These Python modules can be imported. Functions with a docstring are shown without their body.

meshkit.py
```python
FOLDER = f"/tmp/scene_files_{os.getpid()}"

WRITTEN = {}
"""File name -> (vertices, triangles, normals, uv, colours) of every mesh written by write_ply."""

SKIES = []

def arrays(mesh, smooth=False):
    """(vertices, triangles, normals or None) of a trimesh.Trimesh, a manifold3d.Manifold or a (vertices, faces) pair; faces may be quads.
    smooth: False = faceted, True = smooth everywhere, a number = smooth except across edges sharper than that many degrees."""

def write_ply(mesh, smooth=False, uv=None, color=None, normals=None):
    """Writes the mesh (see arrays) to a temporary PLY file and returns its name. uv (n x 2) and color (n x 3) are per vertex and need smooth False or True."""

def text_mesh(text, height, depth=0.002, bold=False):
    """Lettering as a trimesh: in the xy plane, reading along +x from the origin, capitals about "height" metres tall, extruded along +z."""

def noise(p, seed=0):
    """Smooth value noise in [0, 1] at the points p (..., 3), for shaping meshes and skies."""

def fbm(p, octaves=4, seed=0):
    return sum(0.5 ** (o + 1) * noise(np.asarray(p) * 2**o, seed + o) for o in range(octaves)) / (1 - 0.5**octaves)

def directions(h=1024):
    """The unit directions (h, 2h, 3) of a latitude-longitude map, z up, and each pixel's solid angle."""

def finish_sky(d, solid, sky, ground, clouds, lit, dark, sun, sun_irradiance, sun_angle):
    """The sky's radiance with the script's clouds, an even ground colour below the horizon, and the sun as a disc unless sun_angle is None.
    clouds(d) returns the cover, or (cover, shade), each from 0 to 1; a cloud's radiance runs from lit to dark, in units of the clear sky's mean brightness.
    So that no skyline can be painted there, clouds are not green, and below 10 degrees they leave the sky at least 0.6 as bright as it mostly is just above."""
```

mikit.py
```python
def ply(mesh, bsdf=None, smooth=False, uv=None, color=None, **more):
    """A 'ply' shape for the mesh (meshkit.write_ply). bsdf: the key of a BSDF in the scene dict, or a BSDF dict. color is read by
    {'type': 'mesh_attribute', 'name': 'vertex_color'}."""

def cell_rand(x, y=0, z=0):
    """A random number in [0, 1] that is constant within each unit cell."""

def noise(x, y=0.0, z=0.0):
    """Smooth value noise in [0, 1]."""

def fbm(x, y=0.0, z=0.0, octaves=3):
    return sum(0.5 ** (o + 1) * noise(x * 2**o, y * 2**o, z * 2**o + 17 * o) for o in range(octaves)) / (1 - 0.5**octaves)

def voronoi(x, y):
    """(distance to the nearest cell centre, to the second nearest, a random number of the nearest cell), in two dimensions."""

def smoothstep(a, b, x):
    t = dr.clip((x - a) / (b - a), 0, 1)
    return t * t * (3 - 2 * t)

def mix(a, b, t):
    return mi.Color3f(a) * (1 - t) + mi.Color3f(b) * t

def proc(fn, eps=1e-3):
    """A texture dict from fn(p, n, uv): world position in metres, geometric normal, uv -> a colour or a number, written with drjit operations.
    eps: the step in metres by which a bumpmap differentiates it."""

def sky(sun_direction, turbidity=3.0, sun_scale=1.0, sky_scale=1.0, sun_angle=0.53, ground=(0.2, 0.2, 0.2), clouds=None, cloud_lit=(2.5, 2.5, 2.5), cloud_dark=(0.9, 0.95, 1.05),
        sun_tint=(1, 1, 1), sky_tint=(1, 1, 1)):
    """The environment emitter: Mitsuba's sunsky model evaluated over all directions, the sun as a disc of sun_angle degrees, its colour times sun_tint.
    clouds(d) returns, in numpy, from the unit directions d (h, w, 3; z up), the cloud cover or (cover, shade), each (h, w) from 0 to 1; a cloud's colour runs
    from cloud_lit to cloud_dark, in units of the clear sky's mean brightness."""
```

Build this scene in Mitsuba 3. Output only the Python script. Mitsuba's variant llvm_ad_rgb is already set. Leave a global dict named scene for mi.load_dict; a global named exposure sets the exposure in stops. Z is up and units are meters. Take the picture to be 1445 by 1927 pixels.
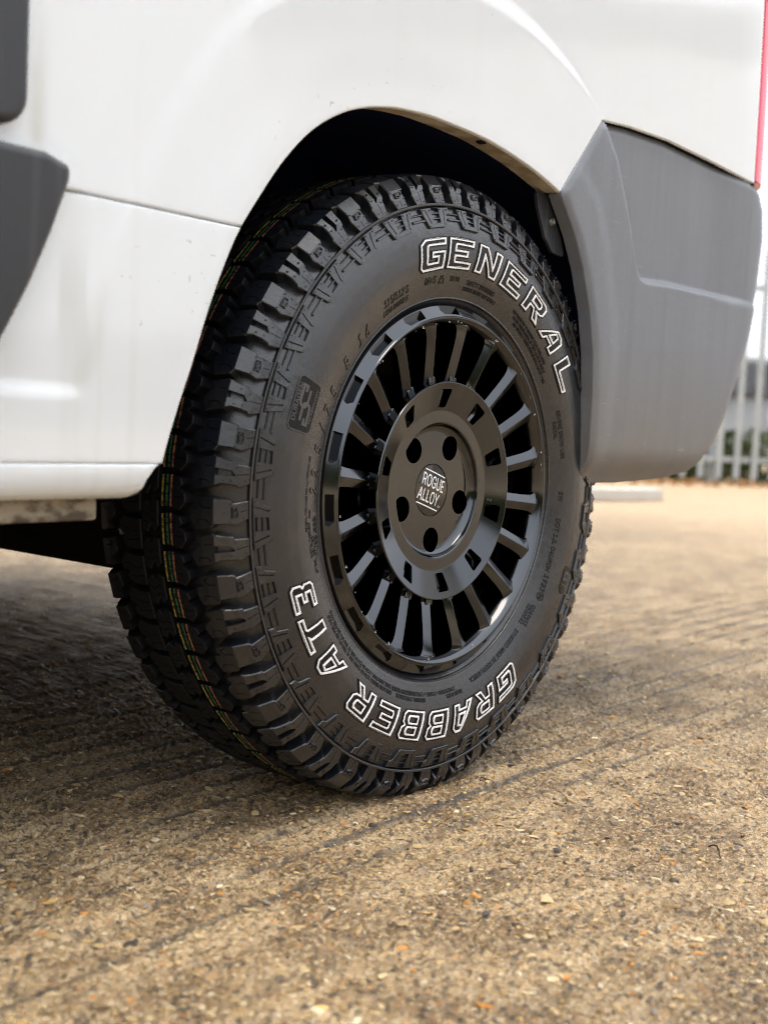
import math, random
import numpy as np
import trimesh
import mitsuba as mi
import drjit as dr
import mikit, meshkit
import manifold3d as m3
from mikit import noise, fbm, voronoi, cell_rand, smoothstep, mix
from scipy.interpolate import PchipInterpolator
from scipy.spatial import Delaunay
from shapely.geometry import Polygon, LineString, Point, MultiPolygon, box as sbox
from shapely import affinity, ops

T = mi.ScalarTransform4f
RNG = np.random.default_rng(7)
random.seed(7)
PI = math.pi

# ---------------------------------------------------------------- camera, sky, exposure
CAM = np.array([-1.1585, -0.9423, 0.438])
YAW, PITCH, ROLL = math.radians(50.923), math.radians(-4.155), math.radians(2.669)
F_PX = 2262.9
d_ = np.array([math.sin(YAW) * math.cos(PITCH), math.cos(YAW) * math.cos(PITCH), math.sin(PITCH)])
r_ = np.cross(d_, [0, 0, 1]); r_ /= np.linalg.norm(r_)
u_ = np.cross(r_, d_)
up_ = -math.sin(ROLL) * r_ + math.cos(ROLL) * u_
scene = {}
scene['camera'] = {'type': 'thinlens', 'fov': math.degrees(2 * math.atan(1445 / 2 / F_PX)), 'fov_axis': 'x',
                   'aperture_radius': 0.0046, 'focus_distance': 1.40, 'near_clip': 0.02, 'far_clip': 500.0,
                   'to_world': T().look_at(origin=CAM.tolist(), target=(CAM + d_).tolist(), up=up_.tolist())}


def clouds(d):
    c = np.ones(d.shape[:2])
    sh = meshkit.fbm(d * 2.2 + 5, 4, seed=3)
    grad = 1 - np.clip(d[..., 2], 0, 1) ** 0.8          # overcast: brighter towards the zenith
    return c, np.clip(0.85 * grad + (sh - 0.5) * 0.7, 0, 1)


scene['sky'] = mikit.sky((-0.05, -0.18, 1.0), turbidity=4, sun_scale=0.16, sun_angle=24, clouds=clouds,
                         cloud_lit=(3.0, 3.08, 3.25), cloud_dark=(1.25, 1.30, 1.42), ground=(0.3, 0.26, 0.2))
exposure = 2.48

labels = {}
ZC = 0.362                       # wheel centre height


# ---------------------------------------------------------------- small helpers
def add(key, shape, **lab):
    """one entry of the scene; a taken key gets _001, _002 ..."""
    k, n = key, 0
    while k in scene:
        n += 1
        k = '%s_%03d' % (key, n)
    scene[k] = shape
    if lab:
        labels[k] = lab
    return k


def P(mesh, m, smooth=False, **kw):
    return mikit.ply(mesh, m, smooth=smooth, **kw)


def cat(ms):
    """concatenate (verts, faces) pairs"""
    vs, fs, n = [], [], 0
    for v, f in ms:
        vs.append(np.asarray(v, float)); fs.append(np.asarray(f, int) + n); n += len(v)
    return np.vstack(vs), np.vstack(fs)


def tm(mesh):
    return np.asarray(mesh.vertices), np.asarray(mesh.faces)


def mf(man):
    m = man.to_mesh()
    return np.array(m.vert_properties[:, :3], float), np.array(m.tri_verts, int)


def polys(g):
    if g.is_empty:
        return []
    if g.geom_type == 'Polygon':
        return [g]
    return [p for p in getattr(g, 'geoms', []) if p.geom_type == 'Polygon' and p.area > 1e-9]


def earcut(poly):
    v, f = trimesh.creation.triangulate_polygon(poly, engine='earcut')
    return np.asarray(v), np.asarray(f)


def densify(c, seg):
    c = np.asarray(c, float)[:, :2]
    if np.allclose(c[0], c[-1]):
        c = c[:-1]
    out = []
    for a, b in zip(c, np.roll(c, -1, 0)):
        n = max(1, int(math.ceil(np.linalg.norm(b - a) / seg)))
        out += [a + (b - a) * k / n for k in range(n)]
    return np.array(out)


def inset(c, d):
    """offset a ring along its vertex bisectors; d > 0 moves towards the left of the direction of travel"""
    p, n = np.roll(c, 1, 0), np.roll(c, -1, 0)
    e1, e2 = c - p, n - c
    e1 = e1 / np.maximum(np.linalg.norm(e1, axis=1, keepdims=True), 1e-9)
    e2 = e2 / np.maximum(np.linalg.norm(e2, axis=1, keepdims=True), 1e-9)
    n1, n2 = np.stack([-e1[:, 1], e1[:, 0]], 1), np.stack([-e2[:, 1], e2[:, 0]], 1)
    b = n1 + n2
    s = np.maximum((b * b).sum(1, keepdims=True), 0.6)
    return c + b * 2 / s * d


def relief(poly, w0, w1, bev=0.0, bw=0.0, seg=5.0, cuts=None, hole_bev=None, draft=0.0):
    """poly raised from w0 to w1 over its plane: (verts (a, b, w), faces). bev: inset of the top edge, bw: its drop in w.
    cuts: values of b at which the top is sliced so that it can bend there."""
    out = []
    for pg in polys(poly):
        pg = pg if pg.exterior.is_ccw else Polygon(list(pg.exterior.coords)[::-1], [list(h.coords) for h in pg.interiors])
        rings = [(densify(pg.exterior.coords, seg), bev)]
        for h in pg.interiors:
            hc = densify(h.coords, seg)
            area = 0.5 * np.sum(hc[:, 0] * np.roll(hc[:, 1], -1) - np.roll(hc[:, 0], -1) * hc[:, 1])
            rings.append((hc if area < 0 else hc[::-1], bev if hole_bev is None else hole_bev))
        tops = []
        for c, bv in rings:
            n = len(c)
            t = inset(c, bv) if bv > 0 else c
            lo = inset(c, -draft) if draft > 0 else c
            lv = [np.c_[lo, np.full(n, w0)]]
            lv.append(np.c_[c, np.full(n, w1 - (bw if bv > 0 else 0))])
            if bv > 0:
                lv.append(np.c_[t, np.full(n, w1)])
            i = np.arange(n); j = (i + 1) % n
            fs = []
            for k in range(len(lv) - 1):
                A, B = k * n, (k + 1) * n
                fs += [np.c_[A + i, A + j, B + j], np.c_[A + i, B + j, B + i]]
            out.append((np.vstack(lv), np.vstack(fs)))
            tops.append(t)
        top = Polygon(tops[0], tops[1:])
        if not top.is_valid:
            top = top.buffer(0)
        lo, hi = top.bounds[1], top.bounds[3]
        if cuts is None:
            strips = [top]
        else:
            cs = [lo - 1] + [c for c in cuts if lo + .05 < c < hi - .05] + [hi + 1]
            strips = [top.intersection(sbox(top.bounds[0] - 1, a, top.bounds[2] + 1, b)) for a, b in zip(cs[:-1], cs[1:])]
        for st in strips:
            for q in polys(st):
                q = q.simplify(0.001)
                v, f = earcut(q)
                if len(f):
                    tri = v[f]
                    ar = (tri[:, 1, 0] - tri[:, 0, 0]) * (tri[:, 2, 1] - tri[:, 0, 1]) - (tri[:, 2, 0] - tri[:, 0, 0]) * (tri[:, 1, 1] - tri[:, 0, 1])
                    f = np.where((ar < 0)[:, None], f[:, ::-1], f)
                    out.append((np.c_[v, np.full(len(v), w1)], f))
    return cat(out)


def outward(vf, centre_fn):
    """flip the faces that look towards centre_fn(point)"""
    v, f = vf
    t = v[f]
    n = np.cross(t[:, 1] - t[:, 0], t[:, 2] - t[:, 0])
    c = t.mean(1)
    bad = (n * (c - centre_fn(c))).sum(1).sum() < 0
    return (v, f[:, ::-1]) if bad else (v, f)


def box_mesh(x0, x1, y0, y1, z0, z1, r=0.0):
    if r <= 0:
        m = trimesh.creation.box((x1 - x0, y1 - y0, z1 - z0))
        m.apply_translation(((x0 + x1) / 2, (y0 + y1) / 2, (z0 + z1) / 2))
        return tm(m)
    s = m3.Manifold.sphere(r, 12)
    pts = [s.translate((x, y, z)) for x in (x0 + r, x1 - r) for y in (y0 + r, y1 - r) for z in (z0 + r, z1 - r)]
    return mf(m3.Manifold.batch_hull(pts))


def tube(pts, rad, n=10):
    pts = np.asarray(pts, float)
    rad = np.broadcast_to(rad, len(pts))
    vs, fs = [], []
    for i, p in enumerate(pts):
        t = pts[min(i + 1, len(pts) - 1)] - pts[max(i - 1, 0)]
        t /= np.linalg.norm(t)
        a = np.cross(t, [0.31, 0.2, 0.93]); a /= np.linalg.norm(a)
        b = np.cross(t, a)
        ang = np.arange(n) / n * 2 * PI
        vs.append(p + rad[i] * (np.cos(ang)[:, None] * a + np.sin(ang)[:, None] * b))
    for i in range(len(pts) - 1):
        for k in range(n):
            q = (k + 1) % n
            fs += [(i * n + k, i * n + q, (i + 1) * n + q), (i * n + k, (i + 1) * n + q, (i + 1) * n + k)]
    m = len(pts) * n
    vs = np.vstack(vs + [pts[:1], pts[-1:]])
    for k in range(n):
        q = (k + 1) % n
        fs += [(m, q, k), (m + 1, (len(pts) - 1) * n + k, (len(pts) - 1) * n + q)]
    return vs, np.array(fs)


def lathe(sr, n=240, closed=False):
    """profile (s outward, r) in metres revolved about the axle; s runs along -y"""
    sr = np.asarray(sr, float)
    ang = np.arange(n) / n * 2 * PI
    v = np.stack([sr[:, None, 1] * np.cos(ang), np.broadcast_to(-sr[:, None, 0], (len(sr), n)), sr[:, None, 1] * np.sin(ang)], -1).reshape(-1, 3)
    i = np.arange(n); j = (i + 1) % n
    f = []
    for k in range(len(sr) - (0 if closed else 1)):
        A, B = k * n, ((k + 1) % len(sr)) * n
        f += [np.c_[A + i, A + j, B + j], np.c_[A + i, B + j, B + i]]
    return v, np.vstack(f)


HUB = T().translate([0, 0, ZC])


def spin(deg):
    """about the axle, counter-clockwise as seen from outside"""
    return T().translate([0, 0, ZC]).rotate([0, 1, 0], -deg)


# ---------------------------------------------------------------- materials
def principled(c, rough, spec=0.5, **kw):
    c = c if isinstance(c, dict) else {'type': 'rgb', 'value': list(c)}
    rough = rough if isinstance(rough, dict) else float(rough)
    return {'type': 'principled', 'base_color': c, 'roughness': rough, 'specular': spec, **kw}


def two(b):
    return {'type': 'twosided', 'b': b}


def paint_fn(p, n, uv):
    # vertical rain streaks, a little road film low down, fine grime spots
    st = fbm(p.x * 60, p.z * 2.2, 3.0, 3)
    low = smoothstep(0.75, 0.36, p.z)
    dirt = smoothstep(0.55, 0.85, st) * (0.02 + 0.08 * low)
    mot = fbm(p.x * 6, p.z * 5, 9.0, 3)
    film = smoothstep(0.45, 0.8, mot) * 0.07 * low + 0.02 * low
    spot = noise(p.x * 230, p.z * 230, p.y * 200)
    sp = smoothstep(0.93, 0.97, spot) * smoothstep(0.5, 0.65, noise(p.x * 9, p.z * 9, 1.0)) * 0.45
    # a long brown stain under the moulding corner
    sx = (p.x + 0.54) + (p.z - 0.5) * -0.25
    stain = dr.exp(-dr.square(sx / 0.010)) * smoothstep(0.45, 0.47, p.z) * smoothstep(0.56, 0.5, p.z) * 0.2 * (0.5 + st)
    sx2 = p.x + 0.598
    stain2 = dr.exp(-dr.square(sx2 / 0.008)) * smoothstep(0.63, 0.65, p.z) * smoothstep(0.76, 0.66, p.z) * 0.45 * (0.4 + st)
    c = mix((0.695, 0.735, 0.762), (0.40, 0.36, 0.27), dr.clip(dirt + film + stain + stain2, 0, 1))
    return mix(c, (0.2, 0.18, 0.15), sp)


scene['m_paint'] = two(principled(mikit.proc(paint_fn), 0.07, 0.75, clearcoat=1.0, clearcoat_gloss=1.0))


def flange_fn(p, n, uv):
    k = fbm(p.x * 45, p.y * 45, p.z * 45, 4)
    return mix((0.44, 0.40, 0.32), (0.25, 0.205, 0.15), smoothstep(0.30, 0.75, k))


scene['m_flange'] = two(principled(mikit.proc(flange_fn), 0.7, 0.3))
scene['m_liner'] = two(principled((0.012, 0.018, 0.05), 0.9, 0.05))
scene['m_under'] = two(principled((0.012, 0.011, 0.010), 0.9, 0.1))


def bumper_fn(p, n, uv):
    low = smoothstep(0.62, 0.36, p.z)
    k = fbm(p.x * 9, p.z * 7, 2.0, 4)
    f = noise(p.x * 900, p.z * 900, p.y * 900) + 0.8 * (fbm(p.x * 70, p.z * 5, 6.0, 3) - 0.5) + 0.6 * (k - 0.5)
    c = mix((0.158, 0.170, 0.192), (0.155, 0.140, 0.122), dr.clip(low * (0.35 + 0.8 * k), 0, 1))
    sc = smoothstep(0.955, 0.975, noise(p.x * 60 + p.z * 90, p.z * 260, 4.0)) * 0.25
    return mix(c, (0.3, 0.29, 0.27), sc) * (0.93 + 0.14 * f)


scene['m_bumper'] = two(principled(mikit.proc(bumper_fn), 0.42, 0.45))


def moulding_fn(p, n, uv):
    st = fbm(p.x * 90, p.z * 4, 1.0, 3)
    return mix((0.027, 0.029, 0.034), (0.10, 0.10, 0.10), smoothstep(0.6, 0.9, st) * 0.25)


scene['m_moulding'] = two(principled(mikit.proc(moulding_fn), 0.38, 0.5))


def rubber_fn(p, n, uv):
    k = fbm(p.x * 22, p.y * 22, p.z * 22, 4)
    return mix((0.0060, 0.0080, 0.0125), (0.0135, 0.0140, 0.0160), smoothstep(0.35, 0.7, k))


def rubber_rough(p, n, uv):
    return 0.22 + 0.17 * fbm(p.x * 30, p.y * 30, p.z * 30, 3)


def rubber_bump(p, n, uv):
    return fbm(p.x * 1500, p.y * 1500, p.z * 1500, 2) * 0.00006 + fbm(p.x * 120, p.y * 120, p.z * 120, 3) * 0.00022


scene['m_rubber'] = two({'type': 'bumpmap', 't': mikit.proc(rubber_bump, 3e-4), 'scale': 1.0,
                         'b': principled(mikit.proc(rubber_fn), mikit.proc(rubber_rough), 0.95)})
scene['m_tread'] = two(principled((0.0075, 0.008, 0.0105), 0.45, 0.28))
scene['m_rubber_smooth'] = two(principled((0.004, 0.004, 0.0045), 0.35, 0.3))
scene['m_rubber_light'] = two(principled((0.055, 0.055, 0.056), 0.45, 0.6))


def letter_fn(p, n, uv):
    k = noise(p.x * 420, p.y * 420, p.z * 420)
    return mix((0.84, 0.84, 0.84), (0.70, 0.69, 0.67), smoothstep(0.5, 0.9, k))


scene['m_letter'] = two(principled(mikit.proc(letter_fn), 0.5, 0.4))


def stripe_fn(p, n, uv):
    s = -p.y
    r = dr.sqrt(dr.square(p.x) + dr.square(p.z - ZC))
    on = smoothstep(0.3702, 0.3708, r)
    wob = (noise(p.x * 70, p.z * 70, 0.5) - 0.5) * 0.0016
    wear = smoothstep(0.25, 0.5, noise(p.x * 300, p.y * 500, p.z * 300))
    def band(c, hw):
        return smoothstep(hw, hw - 0.0005, dr.abs(s + wob - c)) * on * (0.25 + 0.75 * wear)
    base = mi.Color3f(0.0075, 0.008, 0.0105)
    base = mix(base, (0.42, 0.33, 0.06), band(0.0192, 0.0013))
    base = mix(base, (0.03, 0.16, 0.06), band(0.0258, 0.0014))
    return mix(base, (0.34, 0.14, 0.075), band(0.0315, 0.0014))


scene['m_tread_stripe'] = two(principled(mikit.proc(stripe_fn), 0.45, 0.28))


def wheel_rough(p, n, uv):
    return 0.09 + 0.07 * fbm(p.x * 60, p.y * 60, p.z * 60, 3)


scene['m_wheel'] = two(principled((0.090, 0.095, 0.103), mikit.proc(wheel_rough), 0.5, metallic=1.0))
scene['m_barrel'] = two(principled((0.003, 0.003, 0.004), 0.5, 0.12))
scene['m_cap'] = two(principled((0.008, 0.008, 0.008), 0.03, 0.6, clearcoat=1.0, clearcoat_gloss=1.0))
scene['m_steel'] = two(principled((0.22, 0.22, 0.22), 0.35, 0.5, metallic=0.9))
scene['m_drop'] = {'type': 'dielectric', 'int_ior': 1.33}
scene['m_red'] = two(principled((0.72, 0.06, 0.12), 0.15, 0.5, clearcoat=1.0))


def galv_fn(p, n, uv):
    k = fbm(p.x * 7, p.y * 7, p.z * 7, 4)
    return mix((0.30, 0.33, 0.34), (0.47, 0.50, 0.51), k)


scene['m_galv'] = two(principled(mikit.proc(galv_fn), 0.5, 0.5, metallic=0.25))


# ================================================================= VAN: tyre
BT = np.array([[0, 0, 359.5], [30, 30, 359.2], [58, 57, 357.3], [72, 69, 355.2], [84, 79, 350.2], [96, 87, 344.2], [112, 93.5, 337.2], [128, 98.5, 331],
               [137, 102.3, 322], [152, 107, 307], [164, 109.3, 295], [174, 110.3, 285], [184, 110.4, 275], [194, 109.2, 265], [204, 107, 255],
               [214, 104, 245], [224, 100.4, 235], [231, 97.6, 228], [234, 95.6, 225.5], [237, 92, 222.5], [241, 88, 218.5], [247, 80, 215]])
_bs, _br = PchipInterpolator(BT[:, 0], BT[:, 1]), PchipInterpolator(BT[:, 0], BT[:, 2])
OT = np.array([[0, 0, 372], [30, 30, 371.7], [58, 58, 370.4], [72, 73, 369], [84, 86.8, 366], [95.5, 96.8, 354.6], [112, 100.6, 344], [128, 103.0, 332.6], [137, 105.4, 322.4]])


def surf(v):
    a = np.abs(v)
    return np.sign(v) * _bs(a), _br(a)


def outer(v):
    a = np.abs(v)
    s = np.where(a <= 137, np.interp(a, OT[:, 0], OT[:, 1]), _bs(np.maximum(a, 137)) + 3)
    r = np.where(a <= 137, np.interp(a, OT[:, 0], OT[:, 2]), _br(np.maximum(a, 137)) + 0.3)
    return np.sign(v) * s, r


def wrap(vf, aref=370.0, th0=0.0):
    """(a, v, w) -> wheel space, a runs clockwise seen from outside"""
    q, f = vf
    s0, r0 = surf(q[:, 1]); s1, r1 = outer(q[:, 1])
    w = q[:, 2]
    s, r = s0 + (s1 - s0) * w, r0 + (r1 - r0) * w
    th = math.radians(th0) - q[:, 0] / aref
    v = np.stack([r * np.cos(th), -s, r * np.sin(th)], 1) / 1000
    return v, f


VCUTS = [30, 58, 63, 67.5, 72, 78, 84, 89.5, 95.5, 103.5, 112, 120, 128, 137]
VCUTS = sorted([-c for c in VCUTS] + [0, -15, 15] + VCUTS)


def disc(a, v, r, w0, w1, n=8):
    return relief(Point(a, v).buffer(r, quad_segs=n // 4), w0, w1)


def slit(*pts, w=0.38):
    return LineString(pts).buffer(w, cap_style='flat')


def block(pts, slits=(), extra=(), w1=1.0, bev=0.9, bw=0.085):
    pg = Polygon(pts)
    for s in slits:
        pg = pg.difference(s)
    ms = [relief(pg, 0.0, w1, bev=bev, bw=bw, seg=6, cuts=VCUTS, hole_bev=0.0)]
    ms += list(extra)
    return ms


def AV(*vl):
    return [(a, v) for v, a in vl]


shield_pts = AV((81, 15), (68, 14.2), (61.5, 7.5), (66.5, 3.6), (59.5, 1.3), (58, -5.6), (63.5, -18.6), (81, -16.4), (84, -11.6), (95.5, -11.8), (107, -13.6), (126, -7.6),
                (126, 12), (101, 9.4), (98.5, 11.6), (95.5, 12.8), (84, 14.2))
emb = Polygon(AV((101.5, -6.2), (101.5, 6.0), (104, 5.2), (107.5, 6.0), (110.5, 0.2), (109.5, -6.0), (105, -5.0)))
emb_ring = emb.difference(emb.buffer(-0.75))
mark = Point(-2.4, 105.5).buffer(1.9).difference(Point(-2.4, 105.5).buffer(0.9)).union(LineString([(0.2, 103.8), (0.2, 107.2), (2.6, 107.2)]).buffer(0.55)).union(LineString([(-2.4, 103.6), (3.0, 103.6)]).buffer(0.45))
shield_mesh = cat(block(shield_pts,
                        [slit(*AV((75, 13), (69.5, 8), (74, 4.6), (82, 4.6))), slit(*AV((66, -13.5), (68, -7.5), (77, -7.5), (82, -12))), slit(*AV((113.5, 0.4), (123.5, 2.2)))],
                        [relief(emb_ring, 0.9, 1.2, seg=3, cuts=VCUTS), relief(mark, 0.9, 1.17, seg=3, cuts=VCUTS)]
                        + [disc(a, v, 0.8, 0.9, 1.14) for v, a in ((99, 8.6), (112, 9), (121.5, 8.4), (119, -6), (98, -9.5))]))
fork_pts = AV((82, 18), (65, 13.6), (63, 11), (68.5, 5.8), (59.5, -1.4), (58.5, -5.2), (64, -16.6), (82, -13), (88, -9.8), (106, -11.2), (109, -13.4), (127, -8.6), (127, 10),
               (103.5, 11.2), (101.5, 13.4), (90, 15.4))
notch = Polygon(AV((83.2, 6.0), (96.5, 4.8), (102.8, 0.2), (102.8, -1.4), (83.2, -1.4)))
fork_mesh = cat(block(fork_pts,
                      [notch, slit(*AV((66.5, -12), (68.5, -6.5), (76.5, -6.5), (80.5, -10.6))), slit(*AV((74.5, 7), (82, 7))), slit(*AV((105, 0.2), (124, 1.6)))],
                      [relief(notch.buffer(0.4), 0, 0.45, cuts=VCUTS)]
                      + [disc(a, v, 0.8, 0.9, 1.14) for v, a in ((93, 10.5), (106, 7.6), (122.5, 7), (120, -5.2), (98, -6), (90, -5.8))]))
rowa = AV((15, -14.5), (15, 17), (29, 18.5), (43.5, 15.5), (47, 9), (41.5, 5.2), (50.5, 0.4), (51.5, -8), (43, -16.5), (30, -13.5))
rowa_mesh = cat(block(rowa, [slit(*AV((17, 7.5), (38, 9.5))), slit(*AV((17, -2), (30, -1), (37, -4), (48, -4))), slit(*AV((17, -9), (36, -10)))], w1=1.0, bev=0.8, bw=0.06))
rowc = AV((-13, -16), (-13.5, 10), (-6, 15), (-1, 9.5), (4, 17.5), (12, 15.5), (12, -10), (5, -15.5), (0.5, -9), (-5, -18))
rowc_mesh = cat(block(rowc, [slit(*AV((-11, 3), (-3, 0), (4, 5), (10, 3))), slit(*AV((-11, -6), (-3, -8), (4, -4), (10, -6)))], bev=0.8, bw=0.06))
rowb = [(-a, -v) for a, v in rowa]
rowb_mesh = cat(block(rowb, [slit(*AV((-17, -7.5), (-38, -9.5))), slit(*AV((-17, 2), (-30, 1), (-37, 4), (-48, 4)))], bev=0.8, bw=0.06))
inn = [(-a, -v) for a, v in fork_pts]
inn_mesh = cat(block(inn, [slit(*AV((-66.5, 12), (-68.5, 6.5), (-76.5, 6.5), (-80.5, 10.6)))]))


def centre_axis(c):
    o = np.zeros_like(c)
    rr = np.hypot(c[:, 0], c[:, 2])
    o[:, 0], o[:, 2] = c[:, 0] / rr * 0.29, c[:, 2] / rr * 0.29
    return o


def tyre_mesh(m, aref=370.0):
    return outward(wrap(m, aref), centre_axis)


# carcass with the raised rib ring, one lathe
vv = np.concatenate([np.linspace(0, 126, 40), np.linspace(128, 247, 60)])
prof = [(float(surf(v)[0]) / 1000, float(surf(v)[1]) / 1000) for v in vv]
full = [(-s, r) for s, r in prof[::-1]][:-1] + prof
carcass = lathe(full, 360)
ribp = []
for v, w in ((125.6, 0.2), (125.8, 1.05), (126.6, 1.22), (128.6, 1.22), (129.4, 1.05), (129.8, 0.2)):
    s0, r0 = surf(v); s1, r1 = outer(v)
    ribp.append((float(s0 + (s1 - s0) * w) / 1000, float(r0 + (r1 - r0) * w) / 1000))
beadp = [(0.0965, 0.2295), (0.0983, 0.2288), (0.0985, 0.2272), (0.0968, 0.2258), (0.0945, 0.2254)]
carcass = cat([outward(carcass, centre_axis), lathe(ribp, 360), lathe(beadp, 360)])
scene['van__tyre'] = P(carcass, 'm_rubber', 50, to_world=HUB)
labels['van__tyre'] = {'label': 'chunky black all-terrain tyre with white outlined lettering'}

meshes = {k: P(tyre_mesh(m), mat) for k, m, mat in (('shield', shield_mesh, 'm_rubber'), ('fork', fork_mesh, 'm_rubber'), ('rowa', rowa_mesh, 'm_tread_stripe'),
                                                     ('rowc', rowc_mesh, 'm_tread'), ('rowb', rowb_mesh, 'm_tread'), ('inn', inn_mesh, 'm_tread'))}
NP, STEP, TH0 = 30, 12.0, 172.9
plate_pg = Polygon(AV((130.4, 26), (136.5, 25.2), (139, 20), (150, 16.2), (152, 14), (152.4, -16), (150.6, -18.2), (131, -25)))
win = Polygon(AV((132, 7.2), (146.8, 6.0), (147.6, -6.6), (131.4, -6.6)))
plate_pg = plate_pg.difference(win).difference(slit(*AV((132.5, 17.2), (147.5, 12.4)), w=0.45)).difference(slit(*AV((132.5, -17), (147.5, -12.6)), w=0.45))
PC = [130, 134, 138, 142, 146, 150, 154]
plate = [relief(plate_pg, 0, 1.0, bev=0.6, bw=0.25, seg=4, cuts=PC, hole_bev=0.25)]
for v0, v1 in ((135.4, 137.4), (141.2, 143.2)):
    plate.append(relief(sbox(-6.8, v0, 7.2, v1), 0, 0.75, bev=0.5, bw=0.3, seg=4))
for v0, v1 in ((135.8, 137.8), (142.0, 144.6)):
    plate.append(relief(sbox(-43.0, v0, -18.0, v1), 0, 0.7, bev=0.6, bw=0.3, seg=4))
plate += [disc(a, v, 0.7, 0.9, 1.25) for v, a in ((133, 22), (148.5, 14.2), (133, 9.5), (133.5, -9.5), (150, -15.5), (133, -21.5))]
plate_shape = P(tyre_mesh(cat(plate), 320.0), 'm_rubber')
for k in range(NP):
    th = TH0 + k * STEP
    add('van__tyre__shoulder_block', {**meshes['shield'], 'to_world': spin(th - 2.3)})
    add('van__tyre__shoulder_block', {**meshes['fork'], 'to_world': spin(th + 3.7)})
    for o in (0, 6):
        add('van__tyre__tread_block', {**meshes['rowa'], 'to_world': spin(th + o + 1.2)})
        add('van__tyre__tread_block', {**meshes['rowc'], 'to_world': spin(th + o - 1.0)})
        add('van__tyre__tread_block', {**meshes['rowb'], 'to_world': spin(th + o + 2.0)})
        add('van__tyre__shoulder_block', {**meshes['inn'], 'to_world': spin(th + o)})
    add('van__tyre__sidewall_plate', {**plate_shape, 'to_world': spin(th)})

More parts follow.
